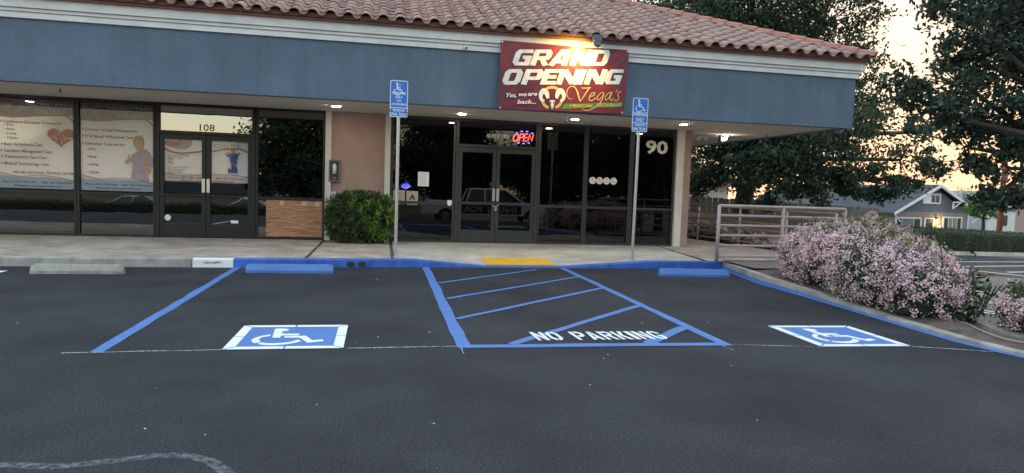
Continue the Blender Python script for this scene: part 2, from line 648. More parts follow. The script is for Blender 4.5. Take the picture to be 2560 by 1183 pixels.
def streaks(m, lo, sx=2.6, sz=0.22):
    """rain streaks and grime: noise drawn out vertically, over the existing colour"""
    n_, l_ = m.node_tree.nodes, m.node_tree.links
    b_ = n_['Principled BSDF']
    src = b_.inputs['Base Color'].links[0].from_socket
    tc_ = n_.new('ShaderNodeTexCoord')
    mp_ = n_.new('ShaderNodeMapping')
    mp_.inputs['Scale'].default_value = (sx, sx, sz)
    nz_ = n_.new('ShaderNodeTexNoise')
    nz_.inputs['Scale'].default_value = 2.0
    nz_.inputs['Detail'].default_value = 7.0
    nz_.inputs['Roughness'].default_value = 0.65
    l_.new(tc_.outputs['Object'], mp_.inputs['Vector'])
    l_.new(mp_.outputs[0], nz_.inputs['Vector'])
    r_ = n_.new('ShaderNodeMapRange')
    r_.inputs['From Min'].default_value, r_.inputs['From Max'].default_value = 0.35, 0.65
    r_.inputs['To Min'].default_value, r_.inputs['To Max'].default_value = lo, 1.06
    l_.new(nz_.outputs['Fac'], r_.inputs['Value'])
    h_ = n_.new('ShaderNodeHueSaturation')
    l_.new(src, h_.inputs['Color'])
    l_.new(r_.outputs[0], h_.inputs['Value'])
    l_.new(h_.outputs[0], b_.inputs['Base Color'])


streaks(m_stucco_b, 0.92)
streaks(m_stucco_t, 0.96, 1.5, 0.8)
streaks(m_wtrim, 0.86)
streaks(m_trim, 0.90, 1.2, 3.0)
streaks(m_bluek, 0.72, 3.0, 3.0)
streaks(m_tan, 0.82, 1.6, 1.6)
streaks(m_conc, 0.84, 1.3, 1.3)

# ------------------------------------------------------------------ terrain


def terr(x, y):
    return -0.033 * min(max(x - 8.5, 0.0), 50.0) - 0.08 * min(max(2.2 - y, 0.0), 15.0)


XB, YB = (-60, -30, -15, 0, 4, 8.5, 12, 20, 30, 45, 58.5, 90), (-80, -40, -12.8, -6, 2.2, 6, 13, 20, 30, 45, 70, 120)


def sheet(x0, x1, y0, y1, dz, extra=True):
    xs = [x0] + [q for q in XB if x0 < q < x1] + [x1]
    ys = [y0] + [q for q in YB if y0 < q < y1] + [y1]
    mb = MB()
    vs_ = [(x, y, terr(x, y) + dz) for y in ys for x in xs]
    n = len(xs)
    mb.add(vs_, [(j * n + i, j * n + i + 1, (j + 1) * n + i + 1, (j + 1) * n + i) for j in range(len(ys) - 1) for i in range(n - 1)])
    return mb


struct('ground', sheet(-600, 700, -500, 800, -0.02), m_land)
lot = struct('parking_lot', sheet(-30, 6.9, -30, 13.2, 0.0), m_asph, label='dark freshly sealed asphalt parking lot')
struct('road', sheet(6.95, 34, -30, 30, -0.006), m_asph_old, label='older grey asphalt drive beyond the planting strip')

# kerb line between the lot and the sidewalk (Y for each X)
KX = [-14, -6, -2.45, 0.85, 2.0, 3.5, 5.3, 7.02]
KY = [11.75, 12.08, 12.20, 12.52, 12.60, 12.64, 12.72, 12.82]


def ky(x):
    return float(np.interp(x, KX, KY))


def kz(x):
    """kerb top height: drops to the lot at the ramp"""
    return float(np.interp(x, [0.6, 2.0, 3.5, 5.4], [0.15, 0.025, 0.025, 0.15]))


def wz(x, y):
    """sidewalk height"""
    t = min(max((y - ky(x) - 0.14) / 1.7, 0.0), 1.0)
    return kz(x) * (1 - t) + 0.15 * t


def walk(name, x0f, x1f, y1, mat, label, nx=24, ny=8):
    mb = MB()
    vs_ = []
    for j in range(ny + 1):
        for i in range(nx + 1):
            t = j / ny
            yy0 = 12.4
            xa = x0f(yy0 + (y1 - yy0) * t)
            xb = x1f(yy0 + (y1 - yy0) * t)
            x = xa + (xb - xa) * i / nx
            y0 = ky(x) + 0.145
            y = y0 + (y1 - y0) * t
            vs_.append((x, y, wz(x, y)))
    mb.add(vs_, [(j * (nx + 1) + i, j * (nx + 1) + i + 1, (j + 1) * (nx + 1) + i + 1, (j + 1) * (nx + 1) + i) for j in range(ny) for i in range(nx)])
    return struct(name, mb, mat, label=label)


def cst(c):
    return lambda y: c


def slant(y):
    return 6.60 + (y - 12.3) * 0.115


walk('sidewalk', cst(-16), cst(-1.31), 16.6, m_tan, 'tan aggregate sidewalk in front of the college windows')
walk('sidewalk', cst(-1.25), cst(0.215), 16.6, m_tan, 'tan sidewalk slab in front of the clipped bush')
walk('sidewalk', cst(0.285), slant, 16.6, m_conc, 'pale concrete sidewalk with kerb ramp before the restaurant door', 40, 10)
mb = MB()
mb.ground([(slant(12.9) + 0.05, 12.97), (10.3, 12.55), (10.15, 14.5), (9.3, 21), (9.3, 27), (7.9, 27), (7.9, 16.6), (slant(16.5) + 0.05, 16.6)], 0.15)
struct('sidewalk', mb, m_tan, label='tan walkway turning the corner behind the pipe rails')
mb = MB().box(-16, 10.2, 12.9, 16.6, 0.0, 0.012)
struct('sidewalk_base', mb, m_soil)
mb = MB()
for x in (-1.28, 0.25):
    mb.box(x - 0.03, x + 0.03, ky(x) + 0.15, 16.5, 0.0, 0.135)
struct('expansion_joint', mb, m_soil)


def kerb(name, xa, xb, mat, label, n=14, w=0.15):
    mb = MB()
    vs_ = []
    for i in range(n + 1):
        x = xa + (xb - xa) * i / n
        y, z = ky(x), kz(x) + 0.002
        c = min(0.02, z * 0.4)
        vs_ += [(x, y, -0.03), (x, y + 0.012, z - c), (x, y + 0.03, z), (x, y + w, z), (x, y + w, -0.03)]
    fs_ = [(i * 5 + k, (i + 1) * 5 + k, (i + 1) * 5 + k + 1, i * 5 + k + 1) for i in range(n) for k in range(4)]
    fs_ += [(4, 3, 2, 1, 0), tuple(n * 5 + k for k in range(5))]
    mb.add(vs_, fs_)
    return struct(name, mb, mat, label=label)


kerb('kerb', -16, -3.12, m_kerb, 'bare grey concrete kerb')
kw = kerb('kerb', -3.10, -2.455, m_white, 'short white painted kerb length with a flaked patch', 4)
kb = kerb('kerb', -2.45, 7.02, m_bluek, 'blue painted kerb dipping at the ramp', 60)
mb = MB()
cpts = [(-2.95, .085), (-2.90, .10), (-2.80, .092), (-2.72, .105), (-2.66, .098), (-2.62, .085), (-2.69, .075), (-2.74, .06), (-2.80, .07), (-2.88, .062), (-2.93, .075)]
mb.add([(x, ky(x) - 0.002 + 0.012 * z / 0.13, z) for x, z in cpts], [tuple(range(len(cpts)))])
part('flaked_patch', mb, m_kerb, kw)
for xc in (-0.50, -0.30):
    mb = MB()
    y = ky(xc)
    mb.add([(x, y - 0.003, z) for x, z in circle(xc, 0.055, 0.075, 0.05, 14)], [tuple(range(14))])
    part('drain_hole', mb, m_dark, kb)
# planting-strip kerb on the right of the accessible bay
PK = [(7.02, 12.97), (6.66, 11.4), (6.53, 10.6), (6.47, 9.4), (6.30, 7.4), (6.22, 6.2), (6.27, 5.75), (6.38, 5.2), (6.5, 4.0), (6.6, 1.0)]
PKZ = [0.15, 0.15, 0.14, 0.11, 0.06, 0.045, 0.04, 0.04, 0.05, 0.05]


def strip_kerb(name, o0, o1, mat, label, z0=-0.03, dz=0.0):
    mb = MB()
    vs_ = []
    for (x, y), z in zip(PK, PKZ):
        vs_ += [(x + o0, y, z0), (x + o0 + 0.01, y, z + dz), (x + o1, y, z + dz), (x + o1, y, z0)]
    n = len(PK)
    fs_ = [(i * 4 + k, i * 4 + k + 1, (i + 1) * 4 + k + 1, (i + 1) * 4 + k) for i in range(n - 1) for k in range(3)]
    mb.add(vs_, fs_)
    return struct(name, mb, mat, label=label)


strip_kerb('kerb', 0.0, 0.16, m_kerb, 'pale kerb edging the flowering planting strip')
pkp = MB()
vs_ = []
for (x, y), z in zip(PK, PKZ):
    vs_ += [(x - 0.045, y, 0.004), (x - 0.012, y, 0.006), (x - 0.004, y, z * 0.45)]
n = len(PK) - 1
pkp.add(vs_, [(i * 3 + k, i * 3 + k + 1, (i + 1) * 3 + k + 1, (i + 1) * 3 + k) for i in range(n) for k in range(2)])
part('blue_edge_line', pkp, m_blue, lot, 'blue line along the planting strip kerb')
# soil of the strip
mb = MB()
left = [(x + 0.16, y, z - 0.01) for (x, y), z in zip(PK, PKZ)]
right = [(10.3, 12.5, 0.12), (9.9, 11.2, 0.1), (9.6, 10.6, 0.1), (8.9, 9.4, 0.07), (7.5, 7.6, 0.03), (7.05, 6.6, 0.02), (7.0, 6.0, 0.02), (7.0, 5.2, 0.02), (7.1, 4.0, 0.02), (7.3, 1.0, 0.02)]
vs_ = []
for a, b_ in zip(left, right):
    for t in np.linspace(0, 1, 7):
        q = np.array(a) * (1 - t) + np.array(b_) * t
        q[2] += 0.06 * math.sin(math.pi * t) + rng.normal() * 0.008 * (0 < t < 1)
        vs_.append(tuple(q))
mb.add(vs_, [(j * 7 + i, j * 7 + i + 1, (j + 1) * 7 + i + 1, (j + 1) * 7 + i) for j in range(len(left) - 1) for i in range(6)])
struct('planting_bed', mb, m_soil, label='brown mulch of the planting strip')
mb = MB()
mb.ground([(6.95, 12.85), (6.85, 11.4), (8.4, 11.4), (10.2, 12.5), (7.1, 12.92)][::-1], 0.185)
struct('paving', mb, m_mauve, label='mauve paved patch in front of the pipe rail')
# outer kerb of the strip, towards the drive
mb = MB()
RK = right[2:]
vs_ = []
for x, y, z in RK:
    vs_ += [(x, y, -0.1), (x, y, z + 0.05), (x + 0.14, y - 0.05, z + 0.05), (x + 0.16, y - 0.05, -0.15)]
mb.add(vs_, [(i * 4 + k, i * 4 + k + 1, (i + 1) * 4 + k + 1, (i + 1) * 4 + k) for i in range(len(RK) - 1) for k in range(3)])
struct('kerb', mb, m_kerb, label='worn kerb between planting strip and side drive')

# ------------------------------------------------------------------ painted markings on the lot
ZP = 0.004


def wob(pts, w, z=ZP, seed=0):
    """hand-painted line: edges wander slightly; parking paint as one thin sheet"""
    r_ = random.Random(seed)
    mb = MB()
    (x0, y0), (x1, y1) = pts
    d = math.hypot(x1 - x0, y1 - y0)
    n = max(4, int(d / 0.35))
    nx, ny = -(y1 - y0) / d, (x1 - x0) / d
    vs_ = []
    for i in range(n + 1):
        t = i / n
        o = r_.uniform(-0.008, 0.008)
        ww = w / 2 + r_.uniform(-0.006, 0.006)
        x, y = x0 + (x1 - x0) * t + nx * o, y0 + (y1 - y0) * t + ny * o
        vs_ += [(x + nx * ww, y + ny * ww, z), (x - nx * ww, y - ny * ww, z)]
    mb.add(vs_, [(2 * i, 2 * i + 1, 2 * i + 3, 2 * i + 2) for i in range(n)])
    return mb


part('bay_line', wob([(-2.385, 12.22), (-2.335, 6.20)], 0.115, seed=1), m_blue, lot, 'blue line left of the van accessible bay')
part('bay_line', wob([(0.85, 12.55), (0.80, 6.24)], 0.135, seed=2), m_blue, lot, 'blue line between bay and hatched aisle')
part('bay_line', wob([(3.50, 12.62), (3.46, 6.20)], 0.115, ZP, 3), m_blue, lot, 'blue line right of the hatched aisle')
part('bay_line', wob([(0.74, 6.255), (3.52, 6.225)], 0.13, 0.0055, 4), m_blue, lot, 'blue line closing the hatched aisle')
for i, (a, b_, w) in enumerate((((0.92, 10.46), (2.93, 12.33), .085), ((0.91, 8.99), (3.44, 11.33), .085), ((0.88, 7.59), (3.43, 10.02), .085),
                                ((1.27, 6.32), (3.41, 8.44), .10), ((2.66, 6.29), (3.41, 7.05), .13))):
    part('hatch_line', wob([a, b_], w, 0.0065, 10 + i), m_blue, lot)
part('bay_line', wob([(-5.6, 11.5), (-5.45, 6.3)], 0.10, seed=30), m_white, lot, 'white bay line at the edge of the frame')
# chalk setting-out line and old faded chalk loop
ch = MB()
for k, (a, b_) in enumerate((((-2.6, 6.19), (-1.34, 6.235)), ((-0.28, 6.24), (0.74, 6.262)), ((3.52, 6.21), (4.46, 6.03)), ((5.48, 6.02), (6.2, 5.75)),
                             ((0.765, 6.19), (0.775, 5.98)), ((3.40, 6.15), (3.42, 5.98)))):
    t_ = wob([a, b_], 0.016, 0.005, 40 + k)
    ch.add(t_.v, t_.f)
part('chalk_line', ch, m_chalk, lot, 'thin white chalk line across the bay ends')
loop = smooth_path([(-2.3, 3.75), (-1.88, 3.79), (-1.59, 3.745), (-1.32, 3.80), (-1.08, 3.835), (-.90, 3.76), (-.80, 3.65), (-.72, 3.5), (-.70, 3.2)], 8)
mb = MB()
for q in ribbon([(a, b_) for a, b_ in loop], 0.07):
    mb.ground(q, 0.005)
part('chalk_loop', mb, m_chalk_old, lot, 'faded chalk scribble on the near asphalt')

ISA = dict(torso=[(0.315, 0.814), (0.336, 0.838), (0.404, 0.836), (0.449, 0.794), (0.447, 0.734), (0.4, 0.706), (0.405, 0.604), (0.572, 0.597), (0.564, 0.518), (0.41, 0.524), (0.414, 0.43), (0.343, 0.433)],
           leg=[(0.444, 0.49), (0.636, 0.504), (0.708, 0.315), (0.795, 0.344), (0.815, 0.271), (0.678, 0.213), (0.586, 0.423), (0.449, 0.429)],
           w1=[(0.311, 0.579), (0.246, 0.525), (0.196, 0.445), (0.176, 0.366), (0.185, 0.3), (0.224, 0.216), (0.275, 0.262), (0.248, 0.323), (0.237, 0.39), (0.251, 0.456), (0.315, 0.509)],
           w2=[(0.28, 0.247), (0.253, 0.192), (0.314, 0.142), (0.403, 0.13), (0.493, 0.158), (0.56, 0.205), (0.617, 0.272), (0.583, 0.348), (0.535, 0.271), (0.473, 0.227), (0.392, 0.206), (0.317, 0.222)])


def pad(x, y, rot, label):
    s = 1.04
    o = put('accessible_symbol', None, lot, None, 0)
    o.matrix_parent_inverse = Matrix.Identity(4)
    o.location = (x, y, 0.0)
    o.rotation_euler = (0, 0, rot)
    o['label'] = label
    b_ = MB().ground([(-.005 * s, -.005 * s), (s, 0), (s, s), (0, s)], 0.004)
    bo = part('blue_field', b_, m_blue, o, local=True)
    w = MB()
    bw, g = 0.09, 0.008
    for a in (0, 1):
        for h0, h1 in ((0, .5), (.5, 1)):
            g0, g1 = (g if h0 else 0.012), (g if h1 < 1 else 0.012)
            i0, i1 = (bw if h0 == 0 else 0.0), (bw if h1 == 1 else 0.0)
            y0, y1 = (0.0, bw) if a == 0 else (1.0, 1 - bw)
            w.ground([((h0 + g0) * s, y0 * s), ((h1 - g1) * s, y0 * s), ((h1 - g1 - i1) * s, y1 * s), ((h0 + g0 + i0) * s, y1 * s)], 0.0065)
            w.ground([(y0 * s, (h0 + g0) * s), (y0 * s, (h1 - g1) * s), (y1 * s, (h1 - g1 - i1) * s), (y1 * s, (h0 + g0 + i0) * s)], 0.0065)
    part('white_border', w, m_white, o, local=True)
    w = MB()
    for k in ISA.values():
        w.ground([(a * s, b2 * s) for a, b2 in k], 0.0068)
    part('wheelchair_figure', w, m_white, o, local=True)


pad(-1.345, 6.235, 0.004, 'blue wheelchair symbol painted in the van bay')
pad(4.44, 6.06, -0.035, 'blue wheelchair symbol painted beside the planting strip')

# stencilled NO PARKING: straight bars with stencil gaps
STN = {
    'N': [[(0, 0), (.26, 0), (.26, .62), (0, 1.0)], [(.03, 1), (.30, 1), (.97, 0), (.70, 0)], [(.74, 1), (1, 1), (1, 0.03), (.74, .38)]],
    'O': [[(.44, 1), (.3, 1), (0, .78), (0, .22), (.3, 0), (.44, 0), (.44, .2), (.28, .3), (.28, .7), (.44, .8)], [(.56, 0), (.7, 0), (1, .22), (1, .78), (.7, 1), (.56, 1), (.56, .8), (.72, .7), (.72, .3), (.56, .2)]],
    'P': [[(0, 0), (.28, 0), (.28, 1), (0, 1)], [(.36, 1), (.7, 1), (1, .85), (1, .52), (.7, .36), (.36, .36), (.36, .54), (.64, .54), (.72, .6), (.72, .76), (.64, .82), (.36, .82)]],
    'A': [[(0, 0), (.28, 0), (.46, .62), (.46, 1), (.34, 1)], [(.54, 1), (.66, 1), (1, 0), (.72, 0), (.54, .62)], [(.36, .18), (.64, .18), (.60, .36), (.40, .36)]],
    'R': [[(0, 0), (.28, 0), (.28, 1), (0, 1)], [(.36, 1), (.7, 1), (1, .86), (1, .58), (.76, .46), (1, 0), (.7, 0), (.48, .44), (.36, .44), (.36, .6), (.64, .6), (.72, .66), (.72, .78), (.64, .83), (.36, .83)]],
    'K': [[(0, 0), (.28, 0), (.28, 1), (0, 1)], [(.36, .5), (.66, 1), (1, 1), (.66, .52), (1, 0), (.66, 0)]],
    'I': [[(0, 0), (1, 0), (1, 1), (0, 1)]],
    'G': [[(.44, 1), (.3, 1), (0, .78), (0, .22), (.3, 0), (.44, 0), (.44, .2), (.28, .3), (.28, .7), (.44, .8)], [(.54, 1), (.7, 1), (1, .8), (1, .66), (.72, .66), (.68, .8), (.54, .8)], [(.54, 0), (.7, 0), (1, .2), (1, .5), (.54, .5), (.54, .36), (.72, .36), (.68, .2), (.54, .2)]],
}
mb = MB()
cx = 1.575
WL = {'I': 0.055}
for chh in 'NO PARKING':
    if chh == ' ':
        cx += 0.115
        continue
    w = WL.get(chh, 0.128)
    for poly in STN[chh]:
        mb.ground([(cx + a * w - 0.02 * b_, 6.455 + b_ * 0.385) for a, b_ in poly], 0.0085)
    cx += w + 0.026
part('no_parking_lettering', mb, m_white, lot, 'white stencilled words NO PARKING at the end of the hatched aisle')

# bits of litter and grit on the asphalt: too small to count
mb = MB()
for k in range(60):
    x, y = rng.uniform(-5, 6), rng.uniform(2.7, 12)
    s = rng.uniform(0.004, 0.013)
    a = rng.uniform(0, 6.28)
    mb.add([(x + s * math.cos(a + t), y + s * math.sin(a + t) * .6, 0.003 + (0.006 if t == 0 else 0.002)) for t in (0, 2, 4)], [(0, 1, 2)])
tag(put('litter', mb.mesh('litter', m_pwhite)), 'tiny pale bits of litter scattered on the asphalt', 'litter', None, 'stuff')
mb = MB()
for k in range(26):
    x, y = rng.uniform(-5, 7), rng.uniform(13, 16.2)
    s = rng.uniform(0.015, 0.04)
    a = rng.uniform(0, 6.28)
    z = wz(x, y) + 0.004
    mb.add([(x + s * math.cos(a), y + s * math.sin(a), z), (x - s * .4 * math.sin(a), y + s * .4 * math.cos(a), z + .008), (x - s * math.cos(a), y - s * math.sin(a), z), (x + s * .4 * math.sin(a), y - s * .4 * math.cos(a), z + .004)], [(0, 1, 2, 3)])
tag(put('fallen_leaves', mb.mesh('fallen_leaves', m_bark)), 'dry leaves blown along the sidewalk', 'leaves', None, 'stuff')

# yellow tactile pad, following the ramp
mb = MB()
vs_ = []
nx_, ny_ = 8, 6
for j in range(ny_ + 1):
    for i in range(nx_ + 1):
        t = j / ny_
        x = 2.02 + (3.42 - 2.02) * i / nx_ + 0.0 * t
        y = ky(x) + 0.17 + t * 0.80
        vs_.append((x, y, wz(x, y) + 0.006))
mb.add(vs_, [(j * 9 + i, j * 9 + i + 1, (j + 1) * 9 + i + 1, (j + 1) * 9 + i) for j in range(ny_) for i in range(nx_)])
dm = MB()
for i in range(26):
    for j in range(15):
        x, y = 2.05 + i * 0.0535, 12.82 + j * 0.052
        if y > ky(x) + 0.95:
            continue
        z = wz(x, y) + 0.006
        dm.add([(x - .013, y, z), (x, y - .013, z), (x + .013, y, z), (x, y + .013, z), (x, y, z + .006)], [(0, 1, 4), (1, 2, 4), (2, 3, 4), (3, 0, 4)])
yp = put('tactile_pad', mb.mesh('tactile_pad', m_yellow))
tag(yp, 'yellow tactile warning pad on the ramp before the restaurant', 'tactile pad')
tag(part('domes', dm, m_yellow, yp), kind='stuff')

# ------------------------------------------------------------------ wheel stops


def wheel_stop(xa, xb, y, mat, label, rot=0.0, chip=False):
    prof = [(-0.09, 0.0), (-0.09, 0.045), (-0.04, 0.14), (0.04, 0.14), (0.09, 0.045), (0.09, 0.0)]
    L = (xb - xa) / 2
    mb = MB()
    secs = [(-L, .82), (-L + .05, 1), (-L * .5, 1), (0, 1), (L * .5, 1), (L - .05, 1), (L, .82)]
    r_ = random.Random(int(xa * 100))
    vs_ = []
    for x, s in secs:
        for yy, z in prof:
            j = r_.uniform(-.006, .006) if chip else 0
            vs_.append((x + j, yy * s + j, z * s + (j if z else 0)))
    n = len(prof)
    fs_ = [(i * n + k, (i + 1) * n + k, (i + 1) * n + (k + 1) % n, i * n + (k + 1) % n) for i in range(len(secs) - 1) for k in range(n)]
    fs_ += [tuple(range(n))[::-1], tuple((len(secs) - 1) * n + k for k in range(n))]
    mb.add(vs_, [q[::-1] for q in fs_])
    o = put('wheel_stop', mb.mesh('wheel_stop', mat), None, ((xa + xb) / 2, y, 0.0), rot)
    tag(o, label, 'wheel stop', 'concrete wheel stops in front of the kerb')
    for x in (-L * .6, L * .6):
        part('anchor_hole', MB().prism_z([(x + .012 * math.cos(a), .012 * math.sin(a)) for a in np.linspace(0, 6.28, 9)[:-1]], 0.1402, .1406), m_dark, o, local=True)


wheel_stop(-5.12, -3.86, 11.30, m_kerb, 'chipped bare concrete wheel stop by the grey kerb', 0.04, True)
wheel_stop(-2.13, -0.75, 11.60, m_blue, 'blue wheel stop in front of the plywood window and drain holes', 0.0)
wheel_stop(5.05, 6.40, 11.55, m_blue, 'blue wheel stop beside the flowering bush and pipe rail', -0.06)

# ------------------------------------------------------------------ the building
bld = thing('commercial_building', 'long single-storey shop building with blue stucco fascia and red tile roof', 'building', (2, 16.5, 0))
YW = 16.5
# fascia, soffit, trim boards
mb = MB().box(-16, 10.7, 14.0, 14.25, 3.17, 4.60).box(10.45, 10.7, 14.2501, 27, 3.17, 4.60)
part('fascia', mb, m_stucco_b, bld, 'blue textured stucco fascia')
part('soffit', MB().box(-16, 10.445, 14.251, 27, 3.175, 3.26), m_soffit, bld, 'grey-beige stucco soffit')
part('drip_edge', MB().box(-16, 10.705, 13.99, 14.0, 3.165, 3.185), m_stucco_b, bld)
xs_b = [-16, -10.6, -6.1, -1.55, 3.0, 7.4]
for k, (y0, z0, z1, xe) in enumerate(((13.955, 4.30, 4.405, 10.74), (13.925, 4.412, 4.468, 10.79), (13.885, 4.475, 4.655, 10.84))):
    sh = (0, 1.3, 2.6)[k]
    ends = [x + sh for x in xs_b if x + sh < xe] + [xe]
    if k:
        ends = [-16] + ends
    for a, b_ in zip(ends[:-1], ends[1:]):
        part('trim_board', MB().box(a + 0.001, b_ - 0.002, y0, 13.998, z0, z1), m_trim, bld)
    part('trim_board', MB().box(10.702, xe, 13.998, 27, z0, z1), m_trim, bld)
# roof: hip roof with deck, tiles, hip caps
TS = 0.44                                   # rise over run
EX, EY, EZ = 10.98, 13.72, 4.70             # eave corner
TC = 1 / math.sqrt(1 + TS * TS)
RUN = 6.4
mb = MB()
mb.add([(-16, EY + .04, EZ - .02), (EX - .04, EY + .04, EZ - .02), (EX - RUN, EY + RUN, EZ + TS * RUN - .04), (-16, EY + RUN, EZ + TS * RUN - .04)], [(0, 1, 2, 3)])
mb.add([(EX - .04, EY + .04, EZ - .02), (EX - .04, 27.3, EZ - .02), (EX - RUN, 27.3 - RUN, EZ + TS * RUN - .04), (EX - RUN, EY + RUN, EZ + TS * RUN - .04)], [(0, 1, 2, 3)])
mb.add([(-16, 27.3, EZ - .02), (EX - .04, 27.3, EZ - .02), (EX - RUN, 27.3 - RUN, EZ + TS * RUN - .04), (-16, 27.3 - RUN, EZ + TS * RUN - .04)], [(3, 2, 1, 0)])
mb.add([(-16, EY + RUN, EZ + TS * RUN - .04), (EX - RUN, EY + RUN, EZ + TS * RUN - .04), (EX - RUN, 27.3 - RUN, EZ + TS * RUN - .04), (-16, 27.3 - RUN, EZ + TS * RUN - .04)], [(0, 1, 2, 3)])
roof = part('roof', mb, m_deck, bld, 'hipped roof of red clay S-tiles')
part('eave_closure', MB().box(-16, EX - .08, EY + .09, EY + .16, EZ - .06, EZ + .085), m_deck, roof)
TW, TE, TL = 0.335, 0.345, 0.43             # tile width, exposure, length


def tile_profile():
    pts = []
    for i in range(6):                      # barrel
        a = math.pi * (1 - i / 5)
        pts.append((0.105 + 0.105 * math.cos(a), 0.012 + 0.085 * math.sin(a)))
    for i in range(1, 5):                   # pan
        a = math.pi * i / 4
        pts.append((0.21 + 0.1275 * (i / 4), 0.012 - 0.022 * math.sin(a)))
    return pts


def tile_mesh():
    pr = tile_profile()
    n = len(pr)
    th = 0.016
    mb = MB()
    vs_ = [(x, 0, z + .03) for x, z in pr] + [(x, TL, z) for x, z in pr] + [(x, 0, z + .03 - th) for x, z in pr] + [(x, 0.12, z + .03 - th - .008) for x, z in pr]
    fs_ = []
    for i in range(n - 1):
        fs_ += [(i, i + 1, n + i + 1, n + i), (2 * n + i, 2 * n + i + 1, i + 1, i), (3 * n + i, 3 * n + i + 1, 2 * n + i + 1, 2 * n + i)]
    mb.add(vs_, fs_)
    return mb


tmb = tile_mesh()
tme = tmb.mesh('roof_tile', m_tile, True)
for p_ in tme.polygons:
    p_.use_smooth = abs(p_.normal.y) < 0.8
tv, tf = np.array(tmb.v), np.array(tmb.f)
rot = math.atan(TS)
cr, sr = math.cos(rot), math.sin(rot)
spots = []
ncol = int((EX + 16) / TW)
for r_ in range(19):
    for c in range(ncol + 1):
        x = EX - 0.04 - (c + 1) * TW
        run = r_ * TE * TC
        if x + TW * 0.55 > EX - run - 0.02:
            continue
        x += rng.normal() * .004
        q = np.array([x, EY + run, EZ + run * TS + rng.normal() * .003])
        d = q - CAM
        zc_ = d @ _f
        px, py = 1280 + FPX * (d @ _r) / zc_, 591.5 - FPX * (d @ _u) / zc_
        vis = -60 < px < 2620 and -25 < py < 1200
        spots.append((0 if vis else 1, float(np.linalg.norm(d)), q, r_))
spots.sort(key=lambda s: (s[0], s[1]))
rest_v, rest_f = [], []
for k, (_, _, q, r_) in enumerate(spots):
    if k < 300:
        o = put('roof_tile', tme, roof)
        o.matrix_parent_inverse = world_of(roof).inverted()
        o.location = q
        o.rotation_euler = (rot + rng.normal() * .006, 0, rng.normal() * .008)
    else:
        v = tv.copy()
        w = np.stack([v[:, 0], v[:, 1] * cr - v[:, 2] * sr, v[:, 1] * sr + v[:, 2] * cr], 1) + q
        rest_v.append(w)
        rest_f.append(tf + len(tv) * len(rest_f))
me = np_mesh('roof_tiles', np.concatenate(rest_v), np.concatenate(rest_f), m_tile_far)
o = put('roof_tiles', me, roof)
tag(o, kind='stuff')
# hip caps along the hip: flat-sided trim tiles
hip_d = np.array([-1, 1, TS]) / math.sqrt(2 + TS * TS)
cap = MB()
L_ = 0.46
prc = [(-.16, -.03), (-.10, .06), (0, .10), (.10, .06), (.16, -.03)]
n = len(prc)
cap.add([(x, 0, z + .03) for x, z in prc] + [(x * .9, L_, z) for x, z in prc] + [(x, 0, z + .01) for x, z in prc],
        [(i, i + 1, n + i + 1, n + i) for i in range(n - 1)] + [(2 * n + i, 2 * n + i + 1, i + 1, i) for i in range(n - 1)])
cme = cap.mesh('hip_tile', m_tile_red)
yv = hip_d
xv = np.cross(yv, np.array([0, 0, 1.0]))
xv /= np.linalg.norm(xv)
zv = np.cross(xv, yv)
mrot = Matrix(((xv[0], yv[0], zv[0]), (xv[1], yv[1], zv[1]), (xv[2], yv[2], zv[2]))).to_euler()
for k in range(23):
    q = np.array([EX - .02, EY + .02, EZ + .07]) + hip_d * (k * 0.40)
    o = put('hip_tile', cme, roof)
    o.location = q
    o.rotation_euler = mrot

# walls, columns, interior shell
mb = MB().box(-16, -15.8, YW, 27, 0, 3.17).box(7.70, 7.87, YW + 0.12, 27, 0, 3.17).box(-15.8, 7.70, 26.8, 27, 0, 3.17)
part('wall', mb, m_stucco_t, bld, 'taupe stucco side wall')
part('interior_floor', MB().box(-15.8, 7.69, YW + 0.1, 26.8, 0.0, 0.10), m_dark, bld)
part('interior_partition', MB().box(-15.8, -1.2, 19.0, 19.1, 0.1, 3.17).box(-1.1, 7.69, 21.5, 21.6, 0.1, 3.17).box(-0.6, -0.5, YW + 0.2, 21.5, 0.1, 3.17), m_dark, bld)
part('wall', MB().box(-1.15, 0.085, 16.46, 16.6, 1.31, 3.17).box(-1.15, 0.085, 16.46, 16.6, 0.10, 0.92), m_stucco_t, bld, 'taupe stucco panel between the two shopfronts')
part('wall_band', MB().box(-1.15, 0.085, 16.44, 16.6, 0.925, 1.305), m_wtrim, bld, 'white band across the taupe panel')
for a, b_ in ((-1.28, -1.15), (0.085, 0.215), (7.49, 7.685)):
    part('column_trim', MB().box(a, b_, 16.38, 16.62, 0.155, 3.17), m_wtrim, bld)
part('column', MB().box(7.686, 7.88, 16.40, 16.62, 0.155, 3.17), m_stucco_t, bld, 'taupe corner column at the restaurant end')


def frame_box(x0, x1, z0, z1, w=0.05, y0=16.45, y1=16.56):
    mb = MB()
    mb.box(x0, x0 + w, y0, y1, z0, z1).box(x1 - w, x1, y0, y1, z0, z1)
    mb.box(x0 + w, x1 - w, y0 + .002, y1, z0, z0 + w).box(x0 + w, x1 - w, y0 + .002, y1, z1 - w, z1)
    return mb


def pane(x0, x1, z0, z1, mat, parent, tilt=0.0, y=16.50):
    mb = MB()
    mb.add([(x0, y, z0), (x1, y + tilt, z0), (x1, y + tilt, z1), (x0, y, z1)], [(0, 1, 2, 3)])
    return part('pane', mb, mat, parent)


